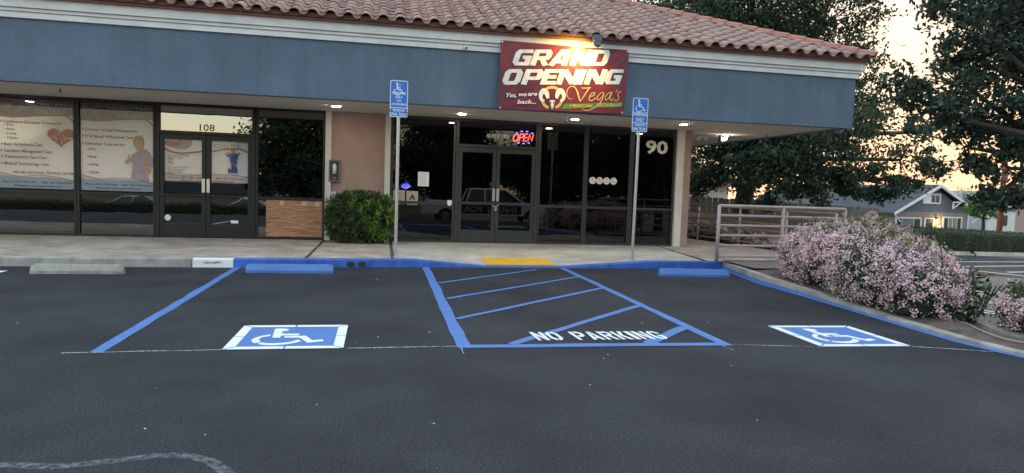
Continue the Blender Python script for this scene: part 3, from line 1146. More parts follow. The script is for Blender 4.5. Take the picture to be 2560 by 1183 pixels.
def shop_window(x0, x1, gl, gu, label, mf, zmid=1.105):
    fr = frame_box(x0, x1, 0.155, 3.168)
    fr.box(x0 + .05, x1 - .05, 16.452, 16.56, zmid - .03, zmid + .03)
    f = part('shop_window', fr, mf, bld, label)
    pane(x0 + .05, x1 - .05, .205, zmid - .03, gl, f, 0.004)
    pane(x0 + .05, x1 - .05, zmid + .03, 3.118, gu, f, -0.004)
    return f


shop_window(-10.0, -8.19, m_glass_low, m_glass_low, 'dark shop window at the far end', m_frame)
shop_window(-8.18, -6.57, m_glass_low, m_glass_p, 'window behind the heart poster', m_frame)
shop_window(-6.56, -4.96, m_glass_low, m_glass_p, 'window behind the nurse poster', m_frame)
shop_window(-2.83, -1.29, m_glass_low, m_glass_low, 'dark window above the plywood', m_frame)
shop_window(0.225, 1.77, m_glass_r, m_glass_r, 'restaurant window with grade card', m_frame2)
shop_window(3.85, 5.07, m_glass_r, m_glass_r, 'plain restaurant window beside the doors', m_frame2)
shop_window(5.08, 6.28, m_glass_r, m_glass_r, 'restaurant window with round stickers', m_frame2)
shop_window(6.29, 7.48, m_glass_r, m_glass_r, 'restaurant window carrying the number 90', m_frame2)


def entrance(x0, x1, mf, glt, gup, glow, label, split):
    fr = MB()
    fr.box(x0, x0 + .07, 16.44, 16.57, .155, 3.168).box(x1 - .07, x1, 16.44, 16.57, .155, 3.168)
    fr.box(x0 + .07, x1 - .07, 16.442, 16.57, 2.49, 2.56).box(x0 + .07, x1 - .07, 16.442, 16.57, 3.11, 3.168)
    f = part('door_frame', fr, mf, bld, label)
    pane(x0 + .07, x1 - .07, 2.56, 3.11, glt, f, 0.002, 16.51)
    out = []
    for side, (a, b_) in enumerate(((x0 + .075, split - .006), (split + .006, x1 - .075))):
        d = MB()
        s = 0.085
        d.box(a, a + s, 16.46, 16.53, .165, 2.48).box(b_ - s, b_, 16.46, 16.53, .165, 2.48)
        d.box(a + s, b_ - s, 16.462, 16.53, .165, .47).box(a + s, b_ - s, 16.462, 16.53, 2.37, 2.48)
        dr = part('door', d, mf, bld)
        pane(a + s, b_ - s, .47, 1.125, glow, dr, (0.006, -0.005)[side], 16.50)
        pane(a + s, b_ - s, 1.127, 2.37, gup, dr, (0.003, -0.003)[side], 16.50)
        part('push_bar', MB().tube([(a + .02, 16.40, 1.125), (b_ - .02, 16.40, 1.125)], .016, 8).box(a + .02, a + .05, 16.40, 16.46, 1.11, 1.14).box(b_ - .05, b_ - .02, 16.40, 16.46, 1.11, 1.14), m_frame2, dr)
        hx = b_ - .045 if side == 0 else a + .045
        part('pull_handle', MB().bbox(hx - .032, hx + .032, 16.43, 16.459, 1.19, 1.50, .006), m_alu, dr)
        out.append(dr)
    return f, out


f108, d108 = entrance(-4.95, -2.84, m_frame, m_glass_l, m_glass_p, m_glass_low, 'college entrance frame with 108 over the doors', -3.90)
f109, d109 = entrance(1.78, 3.84, m_frame2, m_glass_r, m_glass_r, m_glass_r, 'restaurant entrance frame with suite number', 2.785)
mb = MB()
text_at(mb, '108', -4.05, -3.73, 2.66, .15, 16.505, .004)
part('number_lettering', mb, m_pblack, f108, 'thin black numerals 108')
mb = MB()
text_at(mb, 'SUITE', 2.53, 2.84, 2.79, .095, 16.495, .03)
text_at(mb, '109', 2.91, 3.10, 2.795, .095, 16.495, .03)
part('suite_lettering', mb, m_pwhite, f109, 'white lettering SUITE 109')
mb = MB()
text_at(mb, '90', 6.66, 7.27, 2.715, .335, 16.488, .03)
part('number_lettering', mb, m_wtrim, bld, 'large pale numerals 90')
# padlock and chain on the restaurant doors
lk = thing('padlock_chain', 'small padlock and chain looped through the restaurant door pulls', 'padlock', (2.785, 16.41, 1.0))
part('lock_body', MB().bbox(2.76, 2.81, 16.385, 16.41, .955, 1.02, .008), m_alu, lk)
part('shackle', MB().tube([(2.768, 16.395, 1.02), (2.768, 16.395, 1.06), (2.785, 16.395, 1.08), (2.802, 16.395, 1.06), (2.802, 16.395, 1.02)], .006, 6), m_alu, lk)
part('chain', MB().tube(smooth_path([(2.70, 16.385, 1.115), (2.73, 16.38, 1.06), (2.77, 16.38, 1.05), (2.81, 16.38, 1.07), (2.86, 16.385, 1.115)], 4), .009, 6), m_metal, lk)

# ------------------------------------------------------------------ plywood, cards, stickers on the glass
mb = MB().box(-2.60, -1.335, 16.475, 16.487, .215, 1.065)
ply = put('plywood_board', mb.mesh('plywood_board', m_ply))
tag(ply, 'reddish plywood board covering the broken lower window', 'plywood')
_n, _l = m_ply.node_tree.nodes, m_ply.node_tree.links
_w = _n.new('ShaderNodeTexNoise')
_mp = _n.new('ShaderNodeMapping')
_mp.inputs['Scale'].default_value = (1.2, 1, 16)
_tc = _n.new('ShaderNodeTexCoord')
_l.new(_tc.outputs['Object'], _mp.inputs['Vector'])
_l.new(_mp.outputs[0], _w.inputs['Vector'])
_w.inputs['Scale'].default_value = 2.0
_w.inputs['Detail'].default_value = 6.0
_w.inputs['Distortion'].default_value = 1.5
_cr = _n.new('ShaderNodeValToRGB')
_cr.color_ramp.elements[0].position, _cr.color_ramp.elements[0].color = 0.38, (0.26, 0.115, 0.06, 1)
_cr.color_ramp.elements[1].position, _cr.color_ramp.elements[1].color = 0.6, (0.50, 0.27, 0.15, 1)
_l.new(_w.outputs['Fac'], _cr.inputs[0])
_l.new(_cr.outputs[0], _n['Principled BSDF'].inputs['Base Color'])
m_card0 = M('tape', (0.55, 0.40, 0.28), .7, var=.05, vscale=5)
for x in (-2.25, -1.75, -1.45):
    part('tape_strip', MB().box(x - .05, x + .05, 16.472, 16.4745, .95, 1.05), m_card0, ply)


def card(name, x0, x1, z0, z1, mat, label, cat, y=16.488):
    mb = MB().box(x0, x1, y, y + .004, z0, z1)
    o = put(name, mb.mesh(name, mat))
    return tag(o, label, cat)


def textlines(o, x0, x1, z0, z1, n, mat, y=16.4865):
    mb = MB()
    r_ = random.Random(int(x0 * 1000))
    for i in range(n):
        z = z1 - (z1 - z0) * (i + .5) / n
        mb.flat([(x0, z - .003), (x0 + (x1 - x0) * r_.uniform(.75, 1), z - .003), (x0 + (x1 - x0) * r_.uniform(.75, 1), z + .003), (x0, z + .003)], y)
    part('print_lines', mb, mat, o)


c1 = card('notice_paper', 0.88, 1.145, 1.50, 1.845, m_pwhite, 'white printed notice paper taped inside the restaurant window', 'notice')
textlines(c1, .91, 1.11, 1.53, 1.82, 9, m_pgrey)
m_card = M('card_tan', (0.50, 0.40, 0.30), .7, var=.05, vscale=5)
c2 = card('permit_card', 0.30, 0.575, 1.05, 1.385, m_card, 'tan permit card behind the sign pole, beside the grade card', 'card')
textlines(c2, .33, .55, 1.07, 1.35, 9, m_pblack)
c3 = card('grade_card', 0.615, 0.89, 1.04, 1.375, m_card, 'tan health grade card with a dark blue letter A', 'card')
m_navy = M('print_navy', (0.015, 0.015, 0.06), .6, var=.05, vscale=5)
mb = MB()
text_at(mb, 'A', .68, .83, 1.235, .14, 16.4865, .035)
part('letter', mb, m_navy, c3)
textlines(c3, .65, .86, 1.06, 1.14, 3, m_pgrey)
textlines(c3, .67, .84, 1.32, 1.36, 2, m_pgrey)
mb = MB()
sh = [(-.06, .055), (-.03, .07), (0, .06), (.03, .07), (.06, .055), (.052, .02), (.06, -.01), (.045, -.05), (0, -.075), (-.045, -.05), (-.06, -.01), (-.052, .02)][::-1]
mb.prism([(1.655 + a, 1.085 + b_ + .03) for a, b_ in sh], 16.44, 16.448)
sk = solo('shield_sticker', mb, m_pwhite, 'white shield-shaped security sticker by the restaurant door', 'sticker')
# blue glowing oval sign
ov = thing('oval_sign', 'small blue glowing oval sign above the tan permit card', 'neon sign', (.60, 16.60, 1.42))
part('oval_face', MB().prism(circle(.60, 1.50, .115, .062, 20), 16.60, 16.62), M('oval_blue', (.02, .03, .3), .4, emit=(.03, .05, .75), estr=.9), ov)
mb = MB()
for q in ribbon(smooth_path([(.50, 1.48), (.54, 1.455), (.60, 1.445), (.66, 1.46), (.70, 1.50)], 4), .018):
    mb.flat(q, 16.597)
for q in ribbon(smooth_path([(.53, 1.50), (.57, 1.515), (.60, 1.495), (.64, 1.52), (.67, 1.51)], 4), .014):
    mb.flat(q, 16.597)
part('glow_stroke', mb, m_blue_led, ov)
for k, (x, t) in enumerate(((5.275, 'leftmost'), (5.462, 'second from the left'), (5.648, 'third from the left'), (5.835, 'rightmost'))):
    st = thing('round_sticker', 'round cream and green sticker on the restaurant window, ' + t + ' of four', 'sticker', (x, 16.487, 1.70), 0, 'round stickers in a row')
    part('disc', MB().prism(circle(x, 1.79, .088, n=22), 16.487, 16.491), m_pwhite, st)
    part('rim', MB().prism(circle(x, 1.79, .093, n=22), 16.4912, 16.493), m_pred, st)
    mb = MB()
    text_at(mb, 'CAFE', x - .055, x + .055, 1.765, .04, 16.4855, .01)
    part('lettering', mb, m_leaf_lime, st)
    part('emblem', MB().flat(circle(x - .01, 1.825, .03, .012, 10), 16.4855), m_pred, st)
mb = MB().prism(circle(-4.72, .60, .068, n=16), 16.487, 16.491)
solo('round_decal', mb, m_pwhite, 'plain white round decal low on the left college door', 'sticker')
mb = MB().box(-3.37, -3.21, 16.487, 16.491, .50, .565)
solo('paper_decal', mb, m_paper, 'small white rectangular decal low on the right college door', 'sticker')

# ------------------------------------------------------------------ window posters
P12 = AF([[-8.0890873, 0.0018911, -2.07e-05], [3.3277768, 8.61e-05, -0.0020743]])
YP = 16.53


def swoosh(mb, pts, w, y):
    for q in ribbon(smooth_path(pts, 6), w):
        mb.flat(q, y)


def poster(x0, x1, label, rows, dx=0.0, ymin=1.165, ymax=3.10):
    po = put('window_poster', MB().box(x0, x1, YP, YP + .003, ymin, ymax).mesh('window_poster', m_paper))
    tag(po, label, 'poster', 'posters in the college windows')
    W_ = x1 - x0
    part('bottom_band', MB().flat([(x0, ymin), (x1, ymin), (x1, ymin + .20), (x0 + W_ * .6, ymin + .27), (x0 + W_ * .3, ymin + .25), (x0, ymin + .33)], YP - .001), m_pband, po)
    part('top_band', MB().flat([(x0, 2.70), (x0 + W_ * .2, 2.68), (x0 + W_ * .5, 2.73), (x1, 2.78), (x1, ymax), (x0, ymax)], YP - .001), m_pblue, po)
    mb = MB()
    swoosh(mb, [(x0, 2.83), (x0 + W_ * .2, 2.72), (x0 + W_ * .45, 2.735), (x0 + W_ * .68, 2.83), (x0 + W_ * .86, 2.80), (x1, 2.64)], .035, YP - .002)
    swoosh(mb, [(x0, ymin + .34), (x0 + W_ * .25, ymin + .262), (x0 + W_ * .55, ymin + .29), (x0 + W_ * .8, ymin + .25), (x1, ymin + .17)], .014, YP - .002)
    part('red_swoosh', mb, m_pred, po)
    mb = MB().flat(circle(x0 + .24, 2.93, .28, .17, 26), YP - .002)
    part('logo_disc', mb, M('print_logo_%d' % int(x0 * 10), (.20, .10, .12), .6, col2=(.22, .24, .30), c2scale=4), po)
    mb = MB()
    text_at(mb, 'PTHC', x0 + .05, x0 + .30, 2.96, .055, YP - .003, .01)
    text_at(mb, 'PACIFIC TIMES', x0 + .56, x1 - .03, 2.985, .085, YP - .003, .012)
    text_at(mb, 'COLLEGE', x0 + .74, x1 - .19, 2.84, .085, YP - .003, .012)
    part('title_lettering', mb, m_ptitle, po)
    mb = MB()
    text_at(mb, 'Phone: 951-734-1601', x0 + .07, x0 + W_ * .5, ymin + .14, .038, YP - .003, .022, .25)
    text_at(mb, 'Fax: 951-734-1602', x0 + W_ * .56, x1 - .06, ymin + .14, .038, YP - .003, .022, .25)
    text_at(mb, 'Website: www.pthcedu.com', x0 + W_ * .2, x0 + W_ * .82, ymin + .06, .038, YP - .003, .022, .25)
    part('contact_lettering', mb, m_pblack, po)
    mb = MB()
    for t_, a, b_, yz, cap_ in rows:
        xa, z = P12(a, yz)
        xb, _ = P12(b_, yz)
        text_at(mb, t_, xa, xb, z, cap_, YP - .003, .022)
        if cap_ > .058:
            mb.flat([(xa - .06, z - .03), (xa - .02, z), (xa - .06, z + .03), (xa - .05, z)], YP - .003)
        elif t_[0] != 'W':
            mb.flat(circle(xa - .035, z, .010, n=8), YP - .003)
    part('list_lettering', mb, m_pblack, po)
    return po


po1 = poster(-8.125, -6.625, 'college poster with a red heart and pulse line', [
    ('Continuous Education Courses for:', 45, 650, 352, .06), ('RTs', 80, 150, 389, .052), ('RNs', 80, 160, 434, .052), ('LVNs', 80, 180, 479, .052), ('CNAs', 80, 190, 523, .052),
    ('Basic Arrhythmia Cert.', 48, 452, 586, .064), ('Ventilator Management Cert.', 48, 552, 655, .064), ('Tracheostomy Care Cert.', 50, 495, 716, .064),
    ('Medical Terminology Cert.', 52, 515, 787, .064), ('WE ARE NATIONAL TESTING CENTER!', 140, 785, 882, .055)])
hx, hz = P12(640, 525)
hp = []
for i in range(40):
    t = 2 * math.pi * i / 40
    hp.append((hx + .0172 * 16 * math.sin(t) ** 3, hz + .0146 * (13 * math.cos(t) - 5 * math.cos(2 * t) - 2 * math.cos(3 * t) - math.cos(4 * t)) + .02))
part('heart', MB().flat(hp[::-1], YP - .0025), m_pred, po1)
mb = MB()
pl = [(-.27, 0), (-.16, 0), (-.13, .06), (-.10, -.06), (-.05, .15), (.01, -.15), (.05, .07), (.08, -.03), (.11, 0), (.2, 0)]
for q in ribbon([(hx + a, hz + b_ - .01) for a, b_ in pl], .012):
    mb.flat(q, YP - .0045)
mb.flat(circle(hx + .21, hz - .01, .022, n=12), YP - .0045)
part('pulse_line', mb, m_paper, po1)
po2 = poster(-6.505, -5.015, 'college poster with a nurse giving thumbs up', [
    ('Director of Staff Development', 893, 1448, 432, .064), ('IV & Blood Withdrawal Cert.', 893, 1415, 503, .064), ('Refresher Courses for:', 893, 1322, 582, .064),
    ('RTs', 932, 1006, 642, .055), ('RNs', 932, 1014, 724, .055), ('LVNs', 932, 1036, 806, .055), ('CNAs', 932, 1046, 889, .055)])


def pp(pts):
    return [P12(a, b_) for a, b_ in pts]


def figure(po, pieces, y=YP - .004):
    for i, (nm, mat, pts) in enumerate(pieces):
        q = pts
        area = sum(q[j][0] * q[(j + 1) % len(q)][1] - q[(j + 1) % len(q)][0] * q[j][1] for j in range(len(q)))
        part(nm, MB().flat(q if area > 0 else q[::-1], y - i * .0012), mat, po)


figure(po2, [
    ('printed_hair', m_hair, pp([(1412, 600), (1405, 560), (1420, 520), (1455, 500), (1500, 505), (1527, 540), (1530, 590), (1520, 640), (1480, 665), (1440, 640)])),
    ('printed_neck', m_skin, pp([(1455, 640), (1515, 625), (1525, 690), (1480, 720), (1455, 690)])),
    ('printed_face', m_skin, pp([(1418, 580), (1435, 560), (1470, 555), (1505, 570), (1508, 620), (1490, 660), (1465, 668), (1440, 650), (1425, 620)])),
    ('printed_shirt', m_scrub, pp([(1390, 710), (1450, 670), (1500, 665), (1545, 645), (1600, 690), (1628, 760), (1626, 840), (1590, 845), (1575, 930), (1590, 1000), (1500, 985), (1385, 970), (1395, 880), (1400, 800), (1370, 760)])),
    ('printed_forearm', m_skin, pp([(1540, 740), (1580, 770), (1590, 850), (1615, 860), (1600, 915), (1570, 925), (1530, 800), (1500, 750)])),
    ('printed_thumb_hand', m_skin, pp([(1310, 790), (1335, 760), (1355, 745), (1352, 705), (1368, 705), (1375, 745), (1385, 780), (1350, 805), (1325, 802)])),
])
DR = AF([[-5.0920574, 0.0028033, 1.68e-05], [3.3560283, 0.0001055, -0.002953]])
k2 = 3.113 / 7.392


def dd(a, b_):
    """door-poster design grid to the door plane"""
    return DR((a / 7.392 + 15) * 3.113, (b_ / 7.392 + 80) * 3.113)


def door_poster(a0, a1, b0, b1, label):
    x0, zt = dd(a0, b0)
    x1, zb = dd(a1, b1)
    zt2, zb2 = zt, zb
    po = put('door_poster', MB().box(x0, x1, YP, YP + .003, zb, zt).mesh('door_poster', m_paper))
    tag(po, label, 'poster', 'posters in the college doors')
    part('bottom_band', MB().flat([(x0, zb), (x1, zb), (x1, zb + .16), (x0, zb + .2)], YP - .001), m_pband, po)
    return po, x0, x1, zb, zt


dl, x0, x1, zb, zt = door_poster(75, 826, 140, 985, 'left door poster with red and grey college logo')
part('logo_disc', MB().flat(circle(dd(430, 270)[0], dd(430, 270)[1], .24, .165, 24), YP - .002), m_pgrey, dl)
part('logo_red', MB().flat(circle(dd(270, 250)[0], dd(270, 250)[1], .19, .13, 24), YP - .003), M('print_logo_red', (.45, .10, .07), .6, col2=(.25, .2, .25), c2scale=5), dl)
mb = MB()
text_at(mb, 'PTHC', dd(140, 230)[0], dd(400, 230)[0], dd(270, 235)[1], .06, YP - .004, .012)
text_at(mb, 'P', dd(735, 205)[0], dd(795, 205)[0], dd(735, 200)[1], .085, YP - .004, .012)
part('title_lettering', mb, m_pwhite, dl)
mb = MB()
swoosh(mb, [dd(75, 350), dd(250, 440), dd(450, 470), dd(650, 455), dd(826, 435)], .04, YP - .0025)
swoosh(mb, [dd(75, 820), dd(300, 865), dd(550, 880), dd(826, 860)], .014, YP - .0025)
part('red_swoosh', mb, m_pred, dl)
mb = MB()
for i, (t_, a, b_, yy) in enumerate((('PTHC is now ACCEPTING:', 175, 580, 500), ("Worker's Comp", 190, 455, 540), ('WIOA', 190, 290, 575), ('GAIN', 190, 280, 612), ('TRADE', 190, 295, 650),
                                     ('PTHC is now PROVIDING:', 175, 580, 715), ('Financing Options', 190, 510, 755), ('Payment Plans', 190, 450, 790), ('Grants', 190, 305, 828))):
    text_at(mb, t_, dd(a, yy)[0], dd(b_, yy)[0], dd(a, yy)[1], .038, YP - .003, .008)
text_at(mb, 'Phone: 951-734-1601', dd(200, 905)[0], dd(822, 905)[0], dd(500, 910)[1], .05, YP - .004, .022, .25)
text_at(mb, 'Website: www', dd(410, 965)[0], dd(822, 965)[0], dd(600, 968)[1], .05, YP - .004, .022, .25)
part('list_lettering', mb, m_pblack, dl)
dr_, x0, x1, zb, zt = door_poster(985, 1722, 185, 1025, 'right door poster with a jumping figure in blue scrubs')
mb = MB()
text_at(mb, 'ACIFIC TIMES', dd(990, 235)[0], dd(1650, 235)[0], dd(1320, 235)[1], .095, YP - .003, .014)
text_at(mb, 'COLLEGE', dd(1025, 335)[0], dd(1515, 335)[0], dd(1270, 340)[1], .095, YP - .003, .014)
part('title_lettering', mb, m_pgrey, dr_)
mb = MB()
swoosh(mb, [dd(985, 440), dd(1150, 405), dd(1330, 385), dd(1520, 400), dd(1640, 450), dd(1722, 505)], .03, YP - .0025)
swoosh(mb, [dd(985, 865), dd(1250, 860), dd(1500, 885), dd(1722, 940)], .014, YP - .0025)
part('red_swoosh', mb, m_pred, dr_)
mb = MB()
text_at(mb, 'Fax: 951-734-1602', dd(1050, 930)[0], dd(1585, 940)[0], dd(1320, 932)[1], .05, YP - .004, .022, .25)
text_at(mb, 'pthcedu.com', dd(995, 985)[0], dd(1385, 985)[0], dd(1200, 985)[1], .05, YP - .004, .022, .25)
part('contact_lettering', mb, m_pblack, dr_)
figure(dr_, [
    ('printed_arms', m_skin, [dd(*q) for q in ((1215, 490), (1290, 435), (1310, 440), (1260, 500), (1290, 520), (1440, 500), (1480, 470), (1430, 430), (1450, 425), (1510, 465), (1490, 500), (1400, 560), (1260, 530))]),
    ('printed_scrubs', m_scrub2, [dd(*q) for q in ((1255, 490), (1330, 475), (1440, 470), (1480, 490), (1460, 530), (1450, 670), (1430, 680), (1460, 800), (1440, 835), (1300, 825), (1330, 770), (1340, 690), (1305, 600), (1310, 530), (1265, 535))]),
    ('printed_face', m_skin, [dd(*q) for q in ((1335, 420), (1370, 400), (1400, 420), (1400, 460), (1370, 480), (1340, 460))]),
    ('printed_hair', m_hair, [dd(*q) for q in ((1325, 430), (1340, 395), (1380, 390), (1405, 415), (1370, 415), (1340, 425))]),
    ('printed_shoes', m_scrub2, [dd(*q) for q in ((1262, 750), (1300, 745), (1335, 770), (1310, 830), (1285, 840), (1280, 790))]),
])

# ------------------------------------------------------------------ grand opening banner
BN = AF([[2.2244698, 0.0014596, 5.65e-05], [4.6216392, 9.39e-05, -0.0013904]])
YBN = 13.83


def wrinkle(x, z):
    """folds that fan out from the tied corners"""
    w = 0.0
    for cx_, cz_, s in ((2.36, 4.53, 1), (5.12, 4.54, -1), (2.35, 3.14, 1), (5.07, 3.15, -1)):
        dx_, dz_ = (x - cx_) * s, z - cz_
        rr = math.hypot(dx_, dz_) + 1e-6
        a = math.atan2(dz_, dx_)
        w += 0.010 * math.exp(-rr / 0.55) * math.sin(a * 14) * min(rr / .15, 1)
    return w + 0.004 * math.sin(x * 3.1 + z * 2.0)


m_banner = M('vinyl_maroon', (0.20, 0.018, 0.03), 0.38, var=0.05, vscale=2, col2=(0.11, 0.012, 0.03), c2scale=0.7)
tl, tr_, bl_, br_ = BN(84, 72), BN(1972, 203), BN(42, 1070), BN(1888, 1168)
mb = MB()
NU, NV = 44, 24
vs_ = []
for j in range(NV + 1):
    for i in range(NU + 1):
        u_, v_ = i / NU, j / NV
        sag = 0.012 * math.sin(math.pi * u_)
        x = (bl_[0] * (1 - u_) + br_[0] * u_) * (1 - v_) + (tl[0] * (1 - u_) + tr_[0] * u_) * v_
        z = (bl_[1] * (1 - u_) + br_[1] * u_) * (1 - v_) + (tl[1] * (1 - u_) + tr_[1] * u_) * v_ - sag * v_ + sag * .6 * (1 - v_)
        vs_.append((x, YBN + wrinkle(x, z), z))
mb.add(vs_, [(j * (NU + 1) + i, j * (NU + 1) + i + 1, (j + 1) * (NU + 1) + i + 1, (j + 1) * (NU + 1) + i) for j in range(NV) for i in range(NU)])
ban = thing('banner', 'maroon grand opening banner hung on the blue fascia', 'banner', (3.7, YBN, 3.15))
part('sheet', mb, m_banner, ban, smooth=True)


def bprint(name, polys, mat, layer, label=None):
    """flat print lying on the banner cloth; polys in world X,Z"""
    mb = MB()
    for k, q in enumerate(polys):
        mb.add([(x, YBN + wrinkle(x, z) - .004 - .0022 * layer - .00012 * (k % 7), z) for x, z in q], [tuple(range(len(q)))])
    return part(name, mb, mat, ban, label)


# block italic capitals as strokes: (closed, points, horizontal stroke) in a unit box
V_, H_ = .27, .21
BL = {
    'G': [(0, [(1.0, .89), (.24, .89), (.13, .78), (.13, .22), (.24, .11), (.84, .11), (.84, .50), (.47, .50)])],
    'R': [(0, [(.13, 0), (.13, .89)]), (0, [(.0, .89), (.80, .89), (.87, .80), (.87, .58), (.80, .47), (.13, .47)]), (0, [(.52, .45), (.60, .36), (.86, 0)])],
    'A': [(0, [(.10, 0), (.52, .90), (.80, .90)]), (0, [(.86, 0), (.78, .99)]), (0, [(.28, .27), (.84, .27)])],
    'N': [(0, [(.11, 0), (.11, 1.0)]), (0, [(.16, .96), (.84, .04)]), (0, [(.89, 0), (.89, 1.0)])],
    'D': [(1, [(.13, .11), (.78, .11), (.87, .24), (.87, .76), (.78, .89), (.13, .89)])],
    'O': [(1, [(.13, .24), (.24, .11), (.76, .11), (.87, .24), (.87, .76), (.76, .89), (.24, .89), (.13, .76)])],
    'P': [(0, [(.13, 0), (.13, .89)]), (0, [(.0, .89), (.80, .89), (.87, .80), (.87, .50), (.80, .41), (.13, .41)])],
    'E': [(0, [(1.0, .89), (.13, .89), (.13, .11), (.95, .11)]), (0, [(.13, .50), (.86, .50)])],
    'I': [(0, [(.5, 0), (.5, 1.0)])],
}


def block(word, boxes, y0, y1, wv, grow=0.0):
    out = []
    for ch_, (a0, a1) in zip(word, boxes):
        sl = 0.36 * (y1 - y0)                        # slant to the right at the top
        for closed, pts in BL[ch_]:
            P = []
            ww = a1 - a0 - sl
            for a, b_ in pts:
                P.append((a0 + a * ww + b_ * sl, y1 - b_ * (y1 - y0)))
            if ch_ == 'I':
                P = [(a0 + ww * .5, y1), (a0 + ww * .5 + sl, y0)]
            wd = wv + grow
            if ch_ == 'N' and pts[0][0] == .16:
                wd = wv * 1.25 + grow
            for q in ribbon([(a / 1.6, b_) for a, b_ in P], wd, closed):
                out.append([BN(a * 1.6, b_) for a, b_ in q])
    return out


G1 = [(236, 560), (500, 835), (770, 1110), (1085, 1420), (1365, 1690)]
G2 = [(90, 405), (370, 700), (650, 950), (880, 1245), (1160, 1350), (1295, 1640), (1590, 1895)]
m_out = M('banner_outline', (0.025, 0.015, 0.02), .5, var=.05, vscale=4)
m_silver = M('banner_silver', (0.66, 0.66, 0.62), .4, var=.1, vscale=6, col2=(.80, .80, .75), c2scale=5)
bprint('headline_outline', block('GRAND', G1, 207, 440, 52, 16) + block('OPENING', G2, 495, 717, 52, 16), m_out, 0)
bprint('headline_lettering', block('GRAND', G1, 207, 440, 52) + block('OPENING', G2, 495, 717, 52), m_silver, 1, 'silver capitals GRAND OPENING')
mb = MB()
for t_, a, b_, c_, cap_ in (('Yes,', 150, 300, 870, .085), ('we', 330, 445, 857, .085), ('are', 462, 600, 852, .085), ('back...', 310, 580, 968, .085)):
    xa, z = BN(a, c_)
    xb, _ = BN(b_, c_)
    mb = MB()
    text_at(mb, t_, xa, xb, z, cap_, YBN - .012, .012, .22, .95, slope=.06)
    part('tagline_lettering', mb, m_pwhite, ban, 'white words ' + t_)
m_gold = M('banner_gold', (.62, .42, .13), .4, var=.12, vscale=14)
gold = []
for pts, w in (([(1125, 935), (1070, 930), (1035, 880), (1040, 800), (1090, 750), (1150, 760), (1190, 830), (1215, 920), (1232, 975)], [6, 10, 12, 11, 9, 12, 22, 26, 14]),
               ([(1232, 975), (1290, 890), (1350, 800), (1385, 765)], [12, 14, 16, 8]), ([(1250, 768), (1300, 775), (1385, 765), (1330, 800)], [6, 16, 12, 4]),
               ([(1385, 900), (1440, 880), (1450, 845), (1410, 850), (1370, 910), (1375, 960), (1420, 955), (1470, 915)], 13),
               ([(1590, 840), (1540, 850), (1490, 910), (1500, 950), (1545, 925), (1590, 850), (1560, 950), (1500, 1030), (1400, 1090), (1310, 1105), (1255, 1075)], [8, 12, 14, 14, 12, 12, 14, 13, 11, 9, 5]),
               ([(1720, 835), (1660, 850), (1610, 910), (1620, 955), (1665, 920), (1700, 850)], 13), ([(1715, 840), (1680, 920), (1700, 960), (1740, 930)], 13),
               ([(1790, 800), (1765, 845)], [14, 5]),
               ([(1850, 830), (1810, 840), (1800, 880), (1815, 920), (1795, 960), (1745, 965)], 14)):
    w_ = w if np.isscalar(w) else [float(q) for q in np.interp(np.linspace(0, 1, (len(pts) - 1) * 5 + 1), np.linspace(0, 1, len(pts)), w)]
    bprint('script_stroke', [[BN(a, b_) for a, b_ in q] for q in ribbon([tuple(q) for q in smooth_path(pts, 5)], w_)], m_gold, 3)
m_green = M('banner_green', (.06, .24, .03), .5, var=.1, vscale=6)
bprint('green_strip', [[BN(*q) for q in ((945, 1082), (1420, 1070), (1868, 1060), (1868, 985), (1440, 1000), (1010, 1005))]], m_green, 1)
mb = MB()
for t_, a, b_, c_ in (('MEXICAN', 1085, 1410, 1036), ('RESTAURANT', 1492, 1852, 1026)):
    xa, z = BN(a, c_)
    xb, _ = BN(b_, c_)
    text_at(mb, t_, xa, xb, z, .062, YBN - .0125, .018, slope=.06)
part('cuisine_lettering', mb, m_gold, ban, 'gold words MEXICAN RESTAURANT')
ring = []
for a0, a1 in ((50, 128), (196, 250), (290, 344)):
    pth = [(815 + 150 * math.cos(R(a)), 915 - 155 * math.sin(R(a))) for a in np.linspace(a0, a1, 10)]
    ring += [[BN(a, b_) for a, b_ in q] for q in ribbon(pth, 40)]
bprint('gold_ring', ring, m_gold, 1)
horn = []
for s in (-1, 1):
    def hp_(a, b_):
        return (818 + s * (a - 818), b_)
    pth = [hp_(880, 925), hp_(900, 850), hp_(940, 810), hp_(980, 850), hp_(985, 920), hp_(950, 965), hp_(935, 940)]
    w_ = [float(q) for q in np.interp(np.linspace(0, 1, 31), [0, .2, .4, .6, .8, 1], [40, 75, 70, 55, 40, 8])]
    horn += [[BN(a, b_) for a, b_ in q] for q in ribbon([tuple(q) for q in smooth_path(pth, 5)], w_)]
bprint('ram_horns', horn, m_silver, 3, 'silver curling ram horns')
face = [(775, 935), (800, 955), (818, 945), (836, 955), (865, 935), (850, 985), (838, 1040), (830, 1075), (806, 1075), (798, 1040), (786, 985)]
bprint('ram_face', [[BN(*q) for q in face]], m_silver, 4)
dk = [[(790, 960), (805, 985), (800, 1020), (792, 990)], [(846, 960), (831, 985), (836, 1020), (844, 990)], [(810, 1045), (826, 1045), (818, 1062)], [(735, 940), (790, 930), (775, 960)], [(900, 940), (846, 930), (861, 960)]]
bprint('ram_shading', [[BN(*p__) for p__ in q] for q in dk], m_out, 5)
for (x, z) in (tl, tr_, bl_, br_):
    part('grommet', MB().prism(circle(x + (.03 if x < 3.5 else -.03), z + (.03 if z < 4 else -.03), .018, n=10), YBN - .012, YBN - .006), m_alu, ban)

